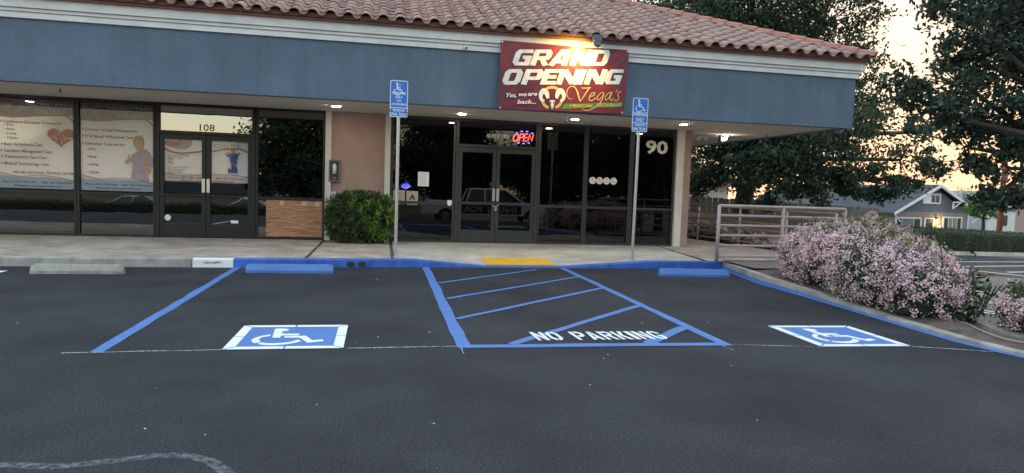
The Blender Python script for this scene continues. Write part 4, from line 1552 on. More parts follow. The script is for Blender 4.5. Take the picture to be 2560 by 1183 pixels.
# ------------------------------------------------------------------ flood lamp over the banner
fl = thing('flood_lamp', 'grey flood lamp under the roof edge shining on the banner', 'lamp', (4.28, 13.62, 4.52))
part('housing', MB().bbox(4.20, 4.37, 13.42, 13.54, 4.555, 4.70, .02), m_lampgrey, fl)
part('lamp_head', MB().tube([(4.285, 13.44, 4.555), (4.285, 13.46, 4.51), (4.285, 13.49, 4.48)], [.055, .085, .06], 14), m_lampgrey, fl, smooth=True)
part('arm', MB().tube([(4.285, 13.52, 4.66), (4.285, 13.76, 4.68), (4.285, 13.885, 4.66)], .014, 8), m_black, fl)
part('cable', MB().tube(smooth_path([(4.20, 13.50, 4.57), (4.09, 13.66, 4.53), (4.05, 13.80, 4.56), (4.055, 13.86, 4.64)], 5), .007, 6), m_black, fl)
ld = bpy.data.lights.new('flood_light', 'SPOT')
ld.energy = 22.0
ld.color = (1.0, .60, .13)
ld.spot_size = R(150)
ld.spot_blend = 1.0
ld.shadow_soft_size = 0.05
lo = bpy.data.objects.new('flood_light', ld)
COL.objects.link(lo)
lo.parent = fl
lo.matrix_parent_inverse = world_of(fl).inverted()
lo.location = (4.10, 13.40, 4.46)
lo.rotation_euler = (Vector((4.10, 13.40, 4.46)) - Vector((3.95, 13.85, 4.15))).to_track_quat('Z', 'Y').to_euler()

# security camera
sc_ = thing('security_camera', 'small white security camera under the trim left of the banner', 'camera', (1.63, 13.88, 4.30))
part('mount', MB().tube([(1.63, 13.95, 4.345), (1.63, 13.90, 4.345)], .022, 10), m_pwhite, sc_)
part('body', MB().tube([(1.625, 13.915, 4.345), (1.645, 13.80, 4.315)], .033, 12), m_pwhite, sc_, smooth=True)
part('lens', MB().tube([(1.645, 13.80, 4.315), (1.6455, 13.797, 4.314)], .024, 12), m_black, sc_)

# ------------------------------------------------------------------ soffit lights, sprinklers


def soffit_light(x, y, label):
    t = thing('soffit_light', label, 'light', (x, y, 3.16), 0, 'recessed lights in the soffit')
    ringp = [(x + .105 * math.cos(a), y + .105 * math.sin(a)) for a in np.linspace(0, 2 * math.pi, 21)[:-1]]
    part('trim_ring', MB().prism_z(ringp, 3.160, 3.174), m_pwhite, t)
    part('lens', MB().prism_z([(x + .085 * math.cos(a), y + .085 * math.sin(a)) for a in np.linspace(0, 2 * math.pi, 21)[:-1]], 3.152, 3.1595), m_lens, t)


soffit_light(-8.05, 15.25, 'lit recessed light over the far college window, seen as its reflection')
soffit_light(-0.98, 15.24, 'lit recessed soffit light above the taupe panel')
soffit_light(1.78, 15.40, 'lit recessed soffit light left of the restaurant doors')
soffit_light(4.39, 15.25, 'lit recessed soffit light below the banner')
soffit_light(7.02, 15.08, 'lit recessed soffit light near the corner column')
for x, y, lb in ((-6.21, 14.88, 'small brass sprinkler head above the college windows'), (4.20, 15.30, 'small sprinkler head beside the light below the banner'), (10.0, 16.4, 'small sprinkler head at the corner overhang')):
    t = thing('sprinkler_head', lb, 'sprinkler', (x, y, 3.09))
    part('stem', MB().tube([(x, y, 3.174), (x, y, 3.12)], .012, 8), m_frame2, t)
    part('deflector', MB().tube([(x, y, 3.12), (x, y, 3.108)], .032, 10), m_frame2, t)
sl_ = thing('corner_spotlight', 'dark cylinder spotlight with lit lens under the corner overhang', 'light', (9.15, 17.2, 2.95))
part('body', MB().tube([(9.10, 17.2, 3.174), (9.10, 17.2, 2.98)], [.05, .07], 14), m_black, sl_)
part('lens', MB().tube([(9.19, 17.13, 3.09), (9.215, 17.105, 3.065)], [.045, .06], 14), m_lens, sl_)
el = thing('twin_head_light', 'small twin-head emergency light on the corner soffit', 'light', (8.7, 17.6, 3.02))
part('box', MB().box(8.62, 8.80, 17.55, 17.65, 3.11, 3.173), m_pwhite, el)
for s in (8.60, 8.82):
    part('lamp_head', MB().tube([(s, 17.55, 3.09), (s, 17.48, 3.07)], [.03, .045], 10), m_alu, el)

# ------------------------------------------------------------------ OPEN sign
NE = AF([[2.9632639, 0.0006025, 2.08e-05], [3.1066562, 2.85e-05, -0.0005848]])
YN = 16.60
op = thing('open_sign', 'lit red OPEN neon sign ringed with blue lights above the restaurant doors', 'neon sign', (3.47, YN, 2.65))
mb = MB()
for pts in ([(540, 440), (600, 470), (600, 560), (540, 690), (460, 735), (400, 690), (400, 590), (450, 490), (540, 440)],
            [(620, 720), (690, 430), (800, 430), (830, 480), (790, 570), (660, 590)],
            [(1010, 425), (890, 425), (815, 720), (960, 720)], [(850, 580), (985, 580)],
            [(1005, 720), (1085, 440), (1170, 720), (1250, 440)]):
    q = [NE(a, b_) for a, b_ in (smooth_path(pts, 4) if len(pts) == 9 else pts)]
    mb.tube([(x, YN, z) for x, z in q], .0125, 6)
part('red_tubes', mb, m_red_neon, op)
for a, b_ in ((540, 385), (750, 315), (975, 320), (1190, 395), (600, 800), (825, 830), (1040, 800), (430, 480), (1280, 560)):
    if (a, b_) in ((430, 480), (1280, 560)):
        continue
    x, z = NE(a, b_)
    part('blue_light', MB().box(x - .026, x + .026, YN - .01, YN + .01, z - .012, z + .012), m_blue_led, op)
part('backing', MB().prism(circle(NE(825, 575)[0], NE(825, 575)[1], .28, .155, 26), YN + .03, YN + .04), m_black, op)

# ------------------------------------------------------------------ extinguisher box on the taupe panel
eb = thing('extinguisher_cabinet', 'grey metal cabinet with a window on the taupe wall panel', 'cabinet', (-1.06, 16.40, 1.53))
part('case', MB().box(-1.195, -0.935, 16.36, 16.455, 1.535, 2.045), m_lampgrey, eb)
part('door_frame', frame_box(-1.19, -0.94, 1.54, 2.04, .028, 16.345, 16.36), M('cabinet_frame', (.16, .15, .15), .5, var=.1, vscale=9), eb)
part('tank', MB().tube([(-1.065, 16.352, 1.72), (-1.065, 16.352, 1.92), (-1.065, 16.352, 1.96)], [.045, .045, .02], 12), m_wtrim, eb, smooth=True)
part('label_spot', MB().flat(circle(-1.06, 1.62, .035, n=10), 16.357), m_card, eb)
pm = MB().add([(-1.162, 16.347, 1.568), (-.968, 16.347, 1.568), (-.968, 16.347, 2.012), (-1.162, 16.347, 2.012)], [(0, 1, 2, 3)])
part('pane', pm, m_glass_p, eb)

# ------------------------------------------------------------------ parking signs


def isa_sign(ox, oz, k):
    """upright wheelchair figure, ox/oz the centre, k the scale"""
    P = lambda a, b_: (ox + (a - 440) * k, oz - (b_ - 380) * k)
    out = [[P(a, b_) for a, b_ in circle(402, 268, 20, n=12)][::-1]]
    for path, w in (([(404, 285), (408, 382)], 26), ([(408, 352), (470, 352)], 15), ([(400, 388), (478, 388), (522, 468), (556, 458)], 20)):
        out += [[P(a, b_) for a, b_ in q] for q in ribbon(path, w)]
    arc = [(412 + 68 * math.cos(R(a)), 430 + 66 * math.sin(R(a))) for a in np.linspace(-130, -360 + 15, 22)]
    out += [[P(a, b_) for a, b_ in q] for q in ribbon(arc, 16)]
    fixed = []
    for q in out:
        ar = sum(q[j][0] * q[(j + 1) % len(q)][1] - q[(j + 1) % len(q)][0] * q[j][1] for j in range(len(q)))
        fixed.append(q if ar > 0 else q[::-1])
    return fixed


def parking_sign(x, y, zt, label, van, lean, base_z):
    w, h_ = .325, .67
    t = thing('parking_sign', label, 'sign', (x, y, base_z), 0, 'accessible parking signs on steel posts')
    t.rotation_euler = (0, lean, 0)

    def lp(name, mb, mat, parent=t, lab=None):
        return part(name, mb, mat, parent, lab, local=True)
    top = zt - base_z
    zb_ = top - h_
    lp('post', MB().tube([(0, .03, 0), (0, .03, top - .08)], .03, 12), m_metal)
    lp('base_plate', MB().prism_z([(.06 * math.cos(a), .03 + .06 * math.sin(a)) for a in np.linspace(0, 6.28, 13)[:-1]], 0.0, .012), m_metal)
    pl_ = lp('plate', MB().prism(rrect(-w / 2, w / 2, zb_, top, .03), -.006, -.003), m_signwhite)
    zs = zb_ + h_ * (.255 if van else .265)
    e = .014
    bl__ = MB().flat(rrect(-w / 2 + e, w / 2 - e, zs + .006, top - e, .02), -.0075).flat(rrect(-w / 2 + e, w / 2 - e, zb_ + e, zs - .008, .02), -.0075)
    lp('blue_field', bl__, m_signblue, pl_)
    mb = MB()
    for k, q in enumerate(isa_sign(-.0, top - .16, .00092 if van else .00098)):
        mb.flat(q, -.0087 - .0001 * (k % 5))
    lp('wheelchair_figure', mb, m_signwhite, pl_)
    mb = MB()
    yy = -.0088
    if van:
        for s_, hw, v_, cp in (('PARKING', .118, .435, .047), ('ONLY', .068, .36, .045), ('VAN', .045, .30 - .005, .036), ('ACCESSIBLE', .14, .232, .036)):
            text_at(mb, s_, -hw, hw, zb_ + v_ + .005, cp, yy, .02)
        text_at(mb, 'MINIMUM', -.105, .105, zb_ + .125, .046, yy, .02)
        text_at(mb, 'FINE', -.13, -.025, zb_ + .055, .050, yy, .02)
        text_at(mb, '$250', .01, .13, zb_ + .05, .050, yy, .02)
    else:
        for s_, hw, v_, cp in (('PARKING', .14, .355, .078), ('ONLY', .095, .245, .078)):
            text_at(mb, s_, -hw, hw, zb_ + v_, cp, yy, .022)
        text_at(mb, 'MINIMUM', -.105, .105, zb_ + .135, .048, yy, .022)
        text_at(mb, 'FINE', -.135, -.03, zb_ + .06, .052, yy, .022)
        text_at(mb, '$250', .0, .13, zb_ + .06, .052, yy, .022)
    tag(lp('lettering', mb, m_signwhite, pl_), kind='stuff')
    bolts = MB()
    for bz in (top - .085, zb_ + .085):
        bolts.prism(circle(.015 if van else .0, bz, .011, n=8), -.012, -.0085)
    lp('bolt', bolts, m_alu, pl_)
    if van:
        lp('bracket', MB().tube([(-w / 2 - .004, -.012, zs - .01), (-w / 2 + .008, -.012, zs - .08)], .006, 6).tube([(w / 2 + .004, -.012, zs - .075), (w / 2 - .02, -.012, zs - .08), (w / 2 - .022, -.012, zs - .14)], .006, 6), m_black, pl_)


parking_sign(0.30, 12.80, 3.43, 'blue van accessible parking sign on a galvanised post', True, 0.0, wz(.3, 12.8))
parking_sign(5.06, 12.95, 3.405, 'blue parking only sign post in front of the number 90', False, 0.006, wz(5.06, 12.95))

# ------------------------------------------------------------------ pipe rails
near_z = [1.31, 1.114, .913, .709, .502, .283]
pr = thing('pipe_rail', 'mauve painted pipe rail behind the flowering bush', 'railing', (6.73, 12.55, .15))
NX = [(6.735, 12.62), (8.21, 12.68), (9.70, 12.74)]
for x, y in NX:
    part('post', MB().tube([(x, y, .15), (x, y, 1.31)], .036, 12), m_pipe, pr, smooth=True)
for k, z in enumerate(near_z):
    part('rail', MB().tube([(NX[0][0], NX[0][1], z), (NX[2][0], NX[2][1], z)], .034 if k == 0 else .027, 10), m_pipe, pr, smooth=True)
fr_ = thing('pipe_rail', 'rusty brown pipe rail running back along the side walkway', 'railing', (9.6, 17, .15))
FP = [(9.25, 21.2), (9.42, 18.9), (9.70, 17.0), (9.95, 15.2), (10.15, 13.6)]
FZ = 1.19
for x, y in FP:
    part('post', MB().tube([(x, y, .15), (x, y, FZ)], .03, 10), m_pipe, fr_, smooth=True)
for z in (1.0, .835, .65, .476, .31, .136):
    zz = .15 + z * (FZ - .15)
    part('rail', MB().tube([(x, y, zz) for x, y in FP], .022, 8), m_pipe2, fr_, smooth=True)
part('diagonal_brace', MB().tube([(9.25, 21.2, 1.05), (9.70, 17.3, .45)], .022, 8), m_pipe2, fr_)

# ------------------------------------------------------------------ vegetation


def crown_points(lobes, dens, per, sig=0.24, inner=0.35):
    """clump centres spread through each lobe, then leaf centres round each clump"""
    cl, lf = [], []
    for (x, y, z, r_, *wt) in lobes:
        k = max(6, int(dens * r_ * r_ * (wt[0] if wt else 1)))
        d = unit(rng.normal(size=(k, 3)))
        rad = r_ * rng.uniform(inner, 1.05, (k, 1)) ** 0.8
        c = np.array([x, y, z]) + d * rad * np.array([1, 1, .85])
        cl.append((np.array([x, y, z]), c))
        s = sig * max(r_, .6) * rng.uniform(.5, 1.1, (k, 1))
        m = rng.poisson(per, k)
        idx = np.repeat(np.arange(k), m)
        lf.append(c[idx] + rng.normal(size=(len(idx), 3)) * s[idx] * np.array([1, 1, .6]))
    return cl, np.concatenate(lf)


def tree(name, label, base, trunk_r, fork, lobes, dens, per, leaf, mat, sig=0.24, twig=True, group=None, zmin=None, up=0.4):
    t = thing(name, label, 'tree', base, 0, group)
    cl, C = crown_points(lobes, dens, per, sig)
    if zmin is not None:
        C = C[C[:, 2] > zmin + np.where(C[:, 0] > 18, .55, 0)]
    mb = MB()
    b0 = np.array(base, float)
    fk = np.array(fork, float)
    mid = b0 * .5 + fk * .5 + np.array([trunk_r * .4, 0, 0])
    mb.tube([b0 - np.array([0, 0, .2]), b0 + np.array([0, 0, .3]), mid, fk], [trunk_r * 1.5, trunk_r * 1.05, trunk_r * .9, trunk_r * .75], 12)
    part('trunk', mb, m_bark, t, smooth=True)
    br = MB()
    for ctr, cs in cl:
        m1 = fk * .55 + ctr * .45 + rng.normal(size=3) * .25
        m1[2] -= .1
        br.tube([fk, m1, ctr], [trunk_r * .5, trunk_r * .3, trunk_r * .14], 7)
        if twig:
            for c in cs[::2]:
                mm_ = ctr * .5 + c * .5 + rng.normal(size=3) * .08
                br.tube([ctr, mm_, c], [trunk_r * .09, trunk_r * .05, .006], 4, False)
    part('branches', br, m_bark, t)
    V, F = leaves(C - b0, leaf[0], leaf[1], up)
    me = np_mesh('crown', V, F, mat)
    put('crown', me, t, local=True)
    return t


OAK = [(16.02, 28.18, 10.95, 4.62), (12.05, 26.74, 8.57, 1.99, .6), (18.55, 26.52, 9.03, 2.58, .4), (14.74, 27.99, 4.88, 3.02), (16.40, 24.58, 4.65, 3.20),
       (20.16, 25.88, 4.46, 2.23, .32), (21.11, 24.58, 3.25, 1.82, .28), (14.26, 27.91, 2.6, 1.24), (15.51, 24.60, 2.5, 1.76), (16.9, 23.28, 2.0, 1.3),
       (19.45, 23.78, 2.25, 1.15), (22.11, 24.32, 2.37, 1.16, .4), (17.00, 28.71, 6.89, 4.04), (23.19, 25.29, 4.56, 1.03, .35), (20.28, 27.07, 7.20, 1.60, .35)]
tree('oak_tree', 'large spreading oak behind the building corner and wooden fence', (15.55, 27.5, terr(15.5, 27.5)), .42, (15.7, 27.2, 3.4), OAK, 11, 130, (.21, .095), m_leaf_oak, .19, zmin=.35)
NEAR = [(8.95, 8.65, 4.18, 1.01), (9.96, 8.68, 3.13, 1.34), (8.45, 8.47, 3.13, 0.75), (7.62, 8.39, 2.78, 0.52), (8.53, 8.60, 2.34, 0.53), (8.84, 8.21, 2.04, 0.55),
        (8.80, 8.39, 1.62, 0.21), (8.13, 8.47, 3.68, 0.29), (7.22, 8.40, 3.02, 0.34), (8.78, 7.98, 1.6, 0.17), (10.62, 8.84, 4.36, 1.56), (8.09, 8.63, 4.40, 0.29),
        (9.6, 8.3, 5.6, 1.5), (11.2, 8.0, 3.4, 1.4), (10.8, 9.6, 5.4, 1.3)]
tree('shade_tree', 'dark leafy tree overhanging from the planting strip edge', (10.75, 8.2, terr(10.75, 8.2)), .17, (10.6, 8.3, 2.3), NEAR, 55, 60, (.105, .048), m_leaf_near, .18)


def blob(cx, cy, z0, hx, hy, hz, n=22, m=14, nz=.05, sq=2.6, taper=0.0):
    """rounded block, base at z0"""
    mb = MB()
    vs_ = []
    for j in range(m + 1):
        ph = math.pi * (j / m - .5)
        for i in range(n):
            th = 2 * math.pi * i / n
            c, s = math.cos(th), math.sin(th)
            cp, sp = math.cos(ph), math.sin(ph)
            e = 2 / sq
            sg = lambda v: math.copysign(abs(v) ** e, v)
            k = 1 + rng.normal() * nz
            vs_.append((cx + hx * sg(c) * abs(cp) ** e * k, cy + hy * sg(s) * abs(cp) ** e * k, z0 + hz / 2 + hz / 2 * sg(sp)))
    mb.add(vs_, [(j * n + i, j * n + (i + 1) % n, (j + 1) * n + (i + 1) % n, (j + 1) * n + i) for j in range(m) for i in range(n)])
    return mb


def shell(n, cx, cy, z0, hx, hy, hz, sq=2.6, jit=.05, zlo=-1.0):
    """points and outward normals on the same rounded block"""
    u1, u2 = rng.uniform(0, 2 * math.pi, n), rng.uniform(zlo, 1, n)
    d = np.stack([np.cos(u1) * np.sqrt(1 - u2 ** 2), np.sin(u1) * np.sqrt(1 - u2 ** 2), u2], 1)
    k = (np.abs(d) ** sq).sum(1) ** (-1 / sq)
    P = d * k[:, None]
    N = unit(np.sign(P) * np.abs(P) ** (sq - 1) / np.array([hx, hy, hz / 2]))
    P = P * np.array([hx, hy, hz / 2])
    P += N * rng.normal(size=(n, 1)) * jit
    return P + np.array([cx, cy, z0 + hz / 2]), N


def flower_bush(label, base, lumps, nleaf, ncl, seed_leaf=(.055, .026), new_top=300, zcut=0.0, cat='bush', bare=0.0):
    t = thing('flowering_bush', label, cat, base, 0, 'pink flowering bushes')
    core = MB()
    LV, FV, OV = [], [], []
    tot = sum(l[3] * l[4] for l in lumps)
    for (cx, cy, z0, hx, hy, hz) in lumps:
        s_ = hx * hy / tot
        b_ = blob(cx, cy, z0, hx * .82, hy * .82, hz * .84, nz=.06)
        core.add(b_.v, b_.f)
        P, N = shell(int(nleaf * s_), cx, cy, z0, hx * .97, hy * .97, hz * .97, jit=.055)
        LV.append(P + N * 0.0)
        # flower clusters, patchy over the surface
        P, N = shell(int(ncl * s_ * 2.6), cx, cy, z0, hx * 1.02, hy * 1.02, hz * 1.02, jit=.03)
        f1 = np.sin(P[:, 0] * 4.1 + P[:, 1] * 1.7 + 1.0) + np.sin(P[:, 1] * 3.3 - P[:, 2] * 5.0) + .8 * np.sin(P[:, 2] * 7 + P[:, 0] * 3 + P[:, 1] * 5.5)
        keep = (f1 + rng.normal(size=len(P)) * .9 > -.9 + bare * 1.6) & (P[:, 2] > zcut + .12)
        keep &= rng.uniform(size=len(P)) < np.clip(.35 + (P[:, 2] - z0) / hz * 1.1, 0, 1)
        FV.append((P[keep], N[keep]))
        P, N = shell(int(new_top * s_), cx, cy, z0, hx, hy, hz * 1.06, jit=.04, zlo=.75)
        OV.append(P)
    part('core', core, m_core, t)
    C = np.concatenate(LV)
    V, F = leaves(C, seed_leaf[0], seed_leaf[1], .2)
    put('foliage', np_mesh('foliage', V - np.array(base), F, m_leaf_bush), t, local=True)
    C = np.concatenate(OV)
    C = np.repeat(C, 6, 0) + rng.normal(size=(len(C) * 6, 3)) * .045
    D = rng.normal(size=(len(C), 3)) * .6 + np.array([0, 0, 1.0])
    V, F = leaves(C + np.array([0, 0, .03]), .085, .038, .2, D)
    tag(put('new_shoots', np_mesh('new_shoots', V - np.array(base), F, m_leaf_olive), t, local=True), kind='stuff')
    FP_ = np.concatenate([q[0] for q in FV])
    FN_ = np.concatenate([q[1] for q in FV])
    rep = 26
    C = np.repeat(FP_ + FN_ * .02, rep, 0) + rng.normal(size=(len(FP_) * rep, 3)) * .033
    N = unit(np.repeat(FN_, rep, 0) + rng.normal(size=(len(C), 3)) * .55)
    a = rng.normal(size=(len(C), 3))
    S = unit(np.cross(N, a))
    T = np.cross(N, S)
    s_ = rng.uniform(.010, .017, (len(C), 1))
    V = np.stack([C + S * s_, C + T * s_ * .9 + N * .003, C - S * s_, C - T * s_ * .9 + N * .003], 1).reshape(-1, 3)
    F = np.arange(len(V)).reshape(-1, 4)
    o = put('blossoms', np_mesh('blossoms', V - np.array(base), F, m_petal), t, local=True)
    tag(o, kind='stuff')
    return t


flower_bush('big pink flowering bush in the planting strip beside the pipe rail', (7.7, 9.3, .05),
            [(7.45, 9.5, .02, .78, 1.35, 1.0), (6.90, 8.1, .0, .50, .90, .92), (7.85, 9.9, .05, .75, .85, 1.04), (7.6, 10.5, .05, .45, .62, .80), (6.80, 7.35, 0, .38, .42, .76)],
            26000, 1750, new_top=150)
flower_bush('small pink flowering bush cut by the right picture edge', (7.45, 6.1, .03), [(7.53, 6.25, .02, .46, .45, .62), (7.2, 5.75, .02, .26, .26, .34)], 5200, 230, (.06, .028), 40, bare=.3)
flower_bush('low pink flowering shrub behind the rusty side rail', (10.9, 17.0, 0), [(10.55, 15.2, .0, .42, 1.2, .52), (10.35, 17.6, .0, .5, 1.4, .48), (10.2, 20.6, 0, .6, 1.7, .55)], 9000, 380, (.07, .03), 60, bare=.5)
# side shoots without flowers at the right end of the big bush
P = rng.normal(size=(420, 3)) * np.array([.13, .13, .2]) + np.array([7.22, 7.2, .28])
P = np.concatenate([P, rng.normal(size=(60, 3)) * np.array([.13, .1, .06]) + np.array([7.38, 7.25, .45])])
P = P[P[:, 2] > .03]
D = rng.normal(size=(len(P), 3)) * .7 + np.array([.5, -.5, .3])
V, F = leaves(P, .10, .045, .2, D)
sh_ = thing('leafy_shoots', 'unflowered leafy shoots at the right foot of the big flowering bush', 'plant', (7.55, 7.25, 0))
put('foliage', np_mesh('foliage', V - np.array([7.55, 7.25, 0]), F, m_leaf_bush), sh_, local=True)
mb = MB()
for k in range(7):
    a = rng.uniform(0, 6.28)
    mb.tube(smooth_path([(7.55, 7.3, -.02), (7.55 + .1 * math.cos(a), 7.25 + .1 * math.sin(a), .25), (7.55 + .25 * math.cos(a), 7.2 + .2 * math.sin(a), .5)], 3), .008, 5)
part('stem', mb, m_bark, sh_)

# clipped podocarpus in front of the taupe panel
t = thing('clipped_bush', 'clipped narrow-leaved green bush against the taupe wall panel', 'bush', (-.44, 15.98, .15))
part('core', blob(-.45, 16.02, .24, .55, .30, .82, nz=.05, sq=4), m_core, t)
P, N = shell(1100, -.45, 15.98, .24, .64, .40, .95, 4.0, .05)
ok = P[:, 1] < 16.40
P, N = P[ok], N[ok]
C = np.repeat(P, 11, 0)
D = unit(np.repeat(N, 11, 0) * .8 + rng.normal(size=(len(C), 3)) * .8)
V, F = leaves(C + D * .06, .15, .018, .3, D)
put('foliage', np_mesh('foliage', V - np.array([-.44, 15.98, .15]), F, m_leaf_pod), t, local=True)
P, N = shell(480, -.45, 15.98, .24, .66, .44, 1.0, 4.0, .04)
f1 = (P[:, 0] + .45) * .9 + np.sin(P[:, 0] * 9 + P[:, 2] * 6) * .45 + rng.normal(size=len(P)) * .4
ok = (f1 > .34) & (P[:, 1] < 16.2)
P, N = P[ok], N[ok]
C = np.repeat(P, 14, 0)
D = unit(np.repeat(N, 14, 0) * .7 + rng.normal(size=(len(C), 3)) * .8 + np.array([0, 0, .25]))
V, F = leaves(C + D * .07, .17, .02, .3, D)
put('new_growth', np_mesh('new_growth', V - np.array([-.44, 15.98, .15]), F, m_leaf_pod2), t, local=True)
mb = MB()
for x in (-.9, -.45, .02, .12):
    mb.tube([(x, 16.0, .14), (x + .03, 15.98, .45)], .03, 7)
part('stem', mb, m_bark, t)

# ------------------------------------------------------------------ irrigation hose in the strip
pth = smooth_path([(7.05, 7.4, .06), (6.85, 6.75, .09), (6.62, 6.3, .10), (6.55, 5.95, .09), (6.72, 5.55, .08), (6.9, 5.0, .08)], 6)
solo('irrigation_hose', MB().tube(pth, .009, 6), M('hose_tan', (.36, .30, .22), .6, var=.1, vscale=8), 'thin tan irrigation hose lying along the planting strip', 'hose')

# ------------------------------------------------------------------ side drive, far bays, hedge
road_o = bpy.data.objects['road']


def gline(name, a, b_, w, mat, parent, dz=.0):
    d = math.hypot(b_[0] - a[0], b_[1] - a[1])
    nx, ny = -(b_[1] - a[1]) / d * w / 2, (b_[0] - a[0]) / d * w / 2
    mb = MB()
    n = 8
    vs_ = []
    for i in range(n + 1):
        t = i / n
        x, y = a[0] + (b_[0] - a[0]) * t, a[1] + (b_[1] - a[1]) * t
        vs_ += [(x + nx, y + ny, terr(x + nx, y + ny) + dz), (x - nx, y - ny, terr(x - nx, y - ny) + dz)]
    mb.add(vs_, [(2 * i + 1, 2 * i + 3, 2 * i + 2, 2 * i) for i in range(n)])
    return part(name, mb, mat, parent)


m_white_old = M('paint_white_old', (.62, .61, .56), .8, var=.2, vscale=5)
far = struct('far_parking_bays', sheet(13.0, 34, 13.6, 22.2, -0.002), m_asph, label='darker asphalt of the far parking bays')
gline('bay_line', (17.4, 17.9), (30, 24.3 - 1.5), .12, m_white_old, far, .003)
gline('bay_line', (16.2, 16.2), (30, 21.9), .12, m_white_old, far, .003)
gline('bay_line', (16.4, 15.0), (30, 20.2), .12, m_white_old, far, .003)
gline('gutter_line', (15.0, 15.5), (15.95, 13.95), .32, m_conc, road_o, .004)
gline('gutter_line', (15.95, 13.95), (17.6, 11.6), .32, m_conc, road_o, .004)
for a, b_ in (((9.2, 9.42), (9.9, 8.55)), ((9.05, 9.25), (9.75, 8.38)), ((8.25, 8.35), (8.75, 7.65)), ((8.12, 8.17), (8.62, 7.47)), ((10.6, 10.6), (11.2, 9.7))):
    gline('bay_line', a, b_, .07, m_white, road_o, .004)
# kerb and hedge
def hz_(x, y):
    return terr(x, y)


mb = MB()
for k in range(8):
    x0, y0 = 18.5 + k * 1.6, 20.6 + k * .62
    x1, y1 = x0 + 1.6, y0 + .62
    z0, z1 = terr(x0, y0), terr(x1, y1)
    mb.add([(x0, y0, z0 - .05), (x1, y1, z1 - .05), (x1, y1, z1 + .14), (x0, y0, z0 + .14), (x0 - .07, y0 + .16, z0 + .14), (x1 - .07, y1 + .16, z1 + .14)], [(0, 1, 2, 3), (3, 2, 5, 4)])
struct('kerb', mb, m_conc, label='pale kerb in front of the clipped hedge')
t = thing('hedge', 'long clipped dark green hedge in front of the grey house', 'hedge', (23, 23.3, terr(23, 23.3)))
core = MB()
Pa = []
for k in range(7):
    x0, y0 = 18.4 + k * 1.75, 21.6 + k * .68
    z = terr(x0 + .9, y0 + .3)
    b_ = blob(x0 + .9, y0 + .3, z, 1.25, .55, .88, 20, 10, .02, 5)
    core.add(b_.v, b_.f)
    P, N = shell(5200, x0 + .9, y0 + .3, z, 1.30, .62, .94, 5, .03)
    Pa.append(P)
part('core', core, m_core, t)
V, F = leaves(np.concatenate(Pa), .05, .032, .8)
put('foliage', np_mesh('foliage', V - np.array(t.location), F, m_hedge), t, local=True)
o = put('wheel_stop', bpy.data.objects['wheel_stop'].data, None, (27.6, 22.6, terr(27.6, 22.6)), .4)
tag(o, 'pale wheel stop at the far end of the hedge', 'wheel stop', 'concrete wheel stops in front of the kerb')

# ------------------------------------------------------------------ wooden fence, low wall, far cream house
fe = thing('wooden_fence', 'weathered grey plank fence under the oak', 'fence', (18.5, 31, terr(18.5, 31)))
mb0 = MB().prism([(0, 0), (.27, 0), (.27, 1.72), (.24, 1.78), (.03, 1.78), (0, 1.72)], 0, .025)
pme = mb0.mesh('plank', m_plank)
A0, A1 = np.array([14.2, 32.0]), np.array([24.6, 29.8])
nP = 37
ang = math.atan2(A1[1] - A0[1], A1[0] - A0[0])
for k in range(nP):
    q = A0 + (A1 - A0) * k / nP
    o = put('plank', pme, fe)
    o.matrix_parent_inverse = world_of(fe).inverted()
    o.location = (q[0], q[1] + rng.normal() * .01, terr(*q) - .1 + rng.normal() * .012)
    o.rotation_euler = (0, rng.normal() * .006, ang)
for zf in (.4, 1.4):
    part('fence_rail', MB().tube([(A0[0], A0[1] + .06, terr(*A0) + zf), (A1[0], A1[1] + .06, terr(*A1) + zf)], .05, 4), m_plank, fe)
lw = thing('low_wall', 'low brown block wall between the shrubs and the wooden fence', 'wall', (15.5, 27, terr(15.5, 27)))
B0, B1 = np.array([12.3, 26.6]), np.array([18.6, 24.6])
bang = math.atan2(B1[1] - B0[1], B1[0] - B0[0])
bl_me = MB().box(0, .385, 0, .19, 0, .19).mesh('block', m_block)
for r_ in range(5):
    for k in range(16):
        q = B0 + (B1 - B0) * (k + .5 * (r_ % 2)) / 16.5
        o = put('block', bl_me, lw)
        o.matrix_parent_inverse = world_of(lw).inverted()
        o.location = (q[0], q[1], terr(*q) - .05 + r_ * .2)
        o.rotation_euler = (0, 0, bang)
ch_ = thing('cream_house', 'cream house with red roof glimpsed beside the corner column', 'house', (19.5, 42, terr(19.5, 42)))
part('wall', MB().box(15.0, 23.0, 42, 50, terr(19, 42) - .2, 2.2), M('cream_stucco', (.55, .50, .42), .9, var=.06, vscale=2), ch_)
part('roof', MB().prism([(14.4, 2.2), (23.6, 2.2), (19, 4.2)], 41.4, 50.6), m_tile_red, ch_)
part('fascia_board', MB().prism([(14.4, 2.05), (14.4, 2.25), (19, 4.25), (23.6, 2.25), (23.6, 2.05), (19, 4.05)][::-1], 41.3, 41.39), m_trim, ch_)
part('window', MB().box(18, 19.4, 41.95, 42.0, .4, 1.6), m_frame2, ch_)

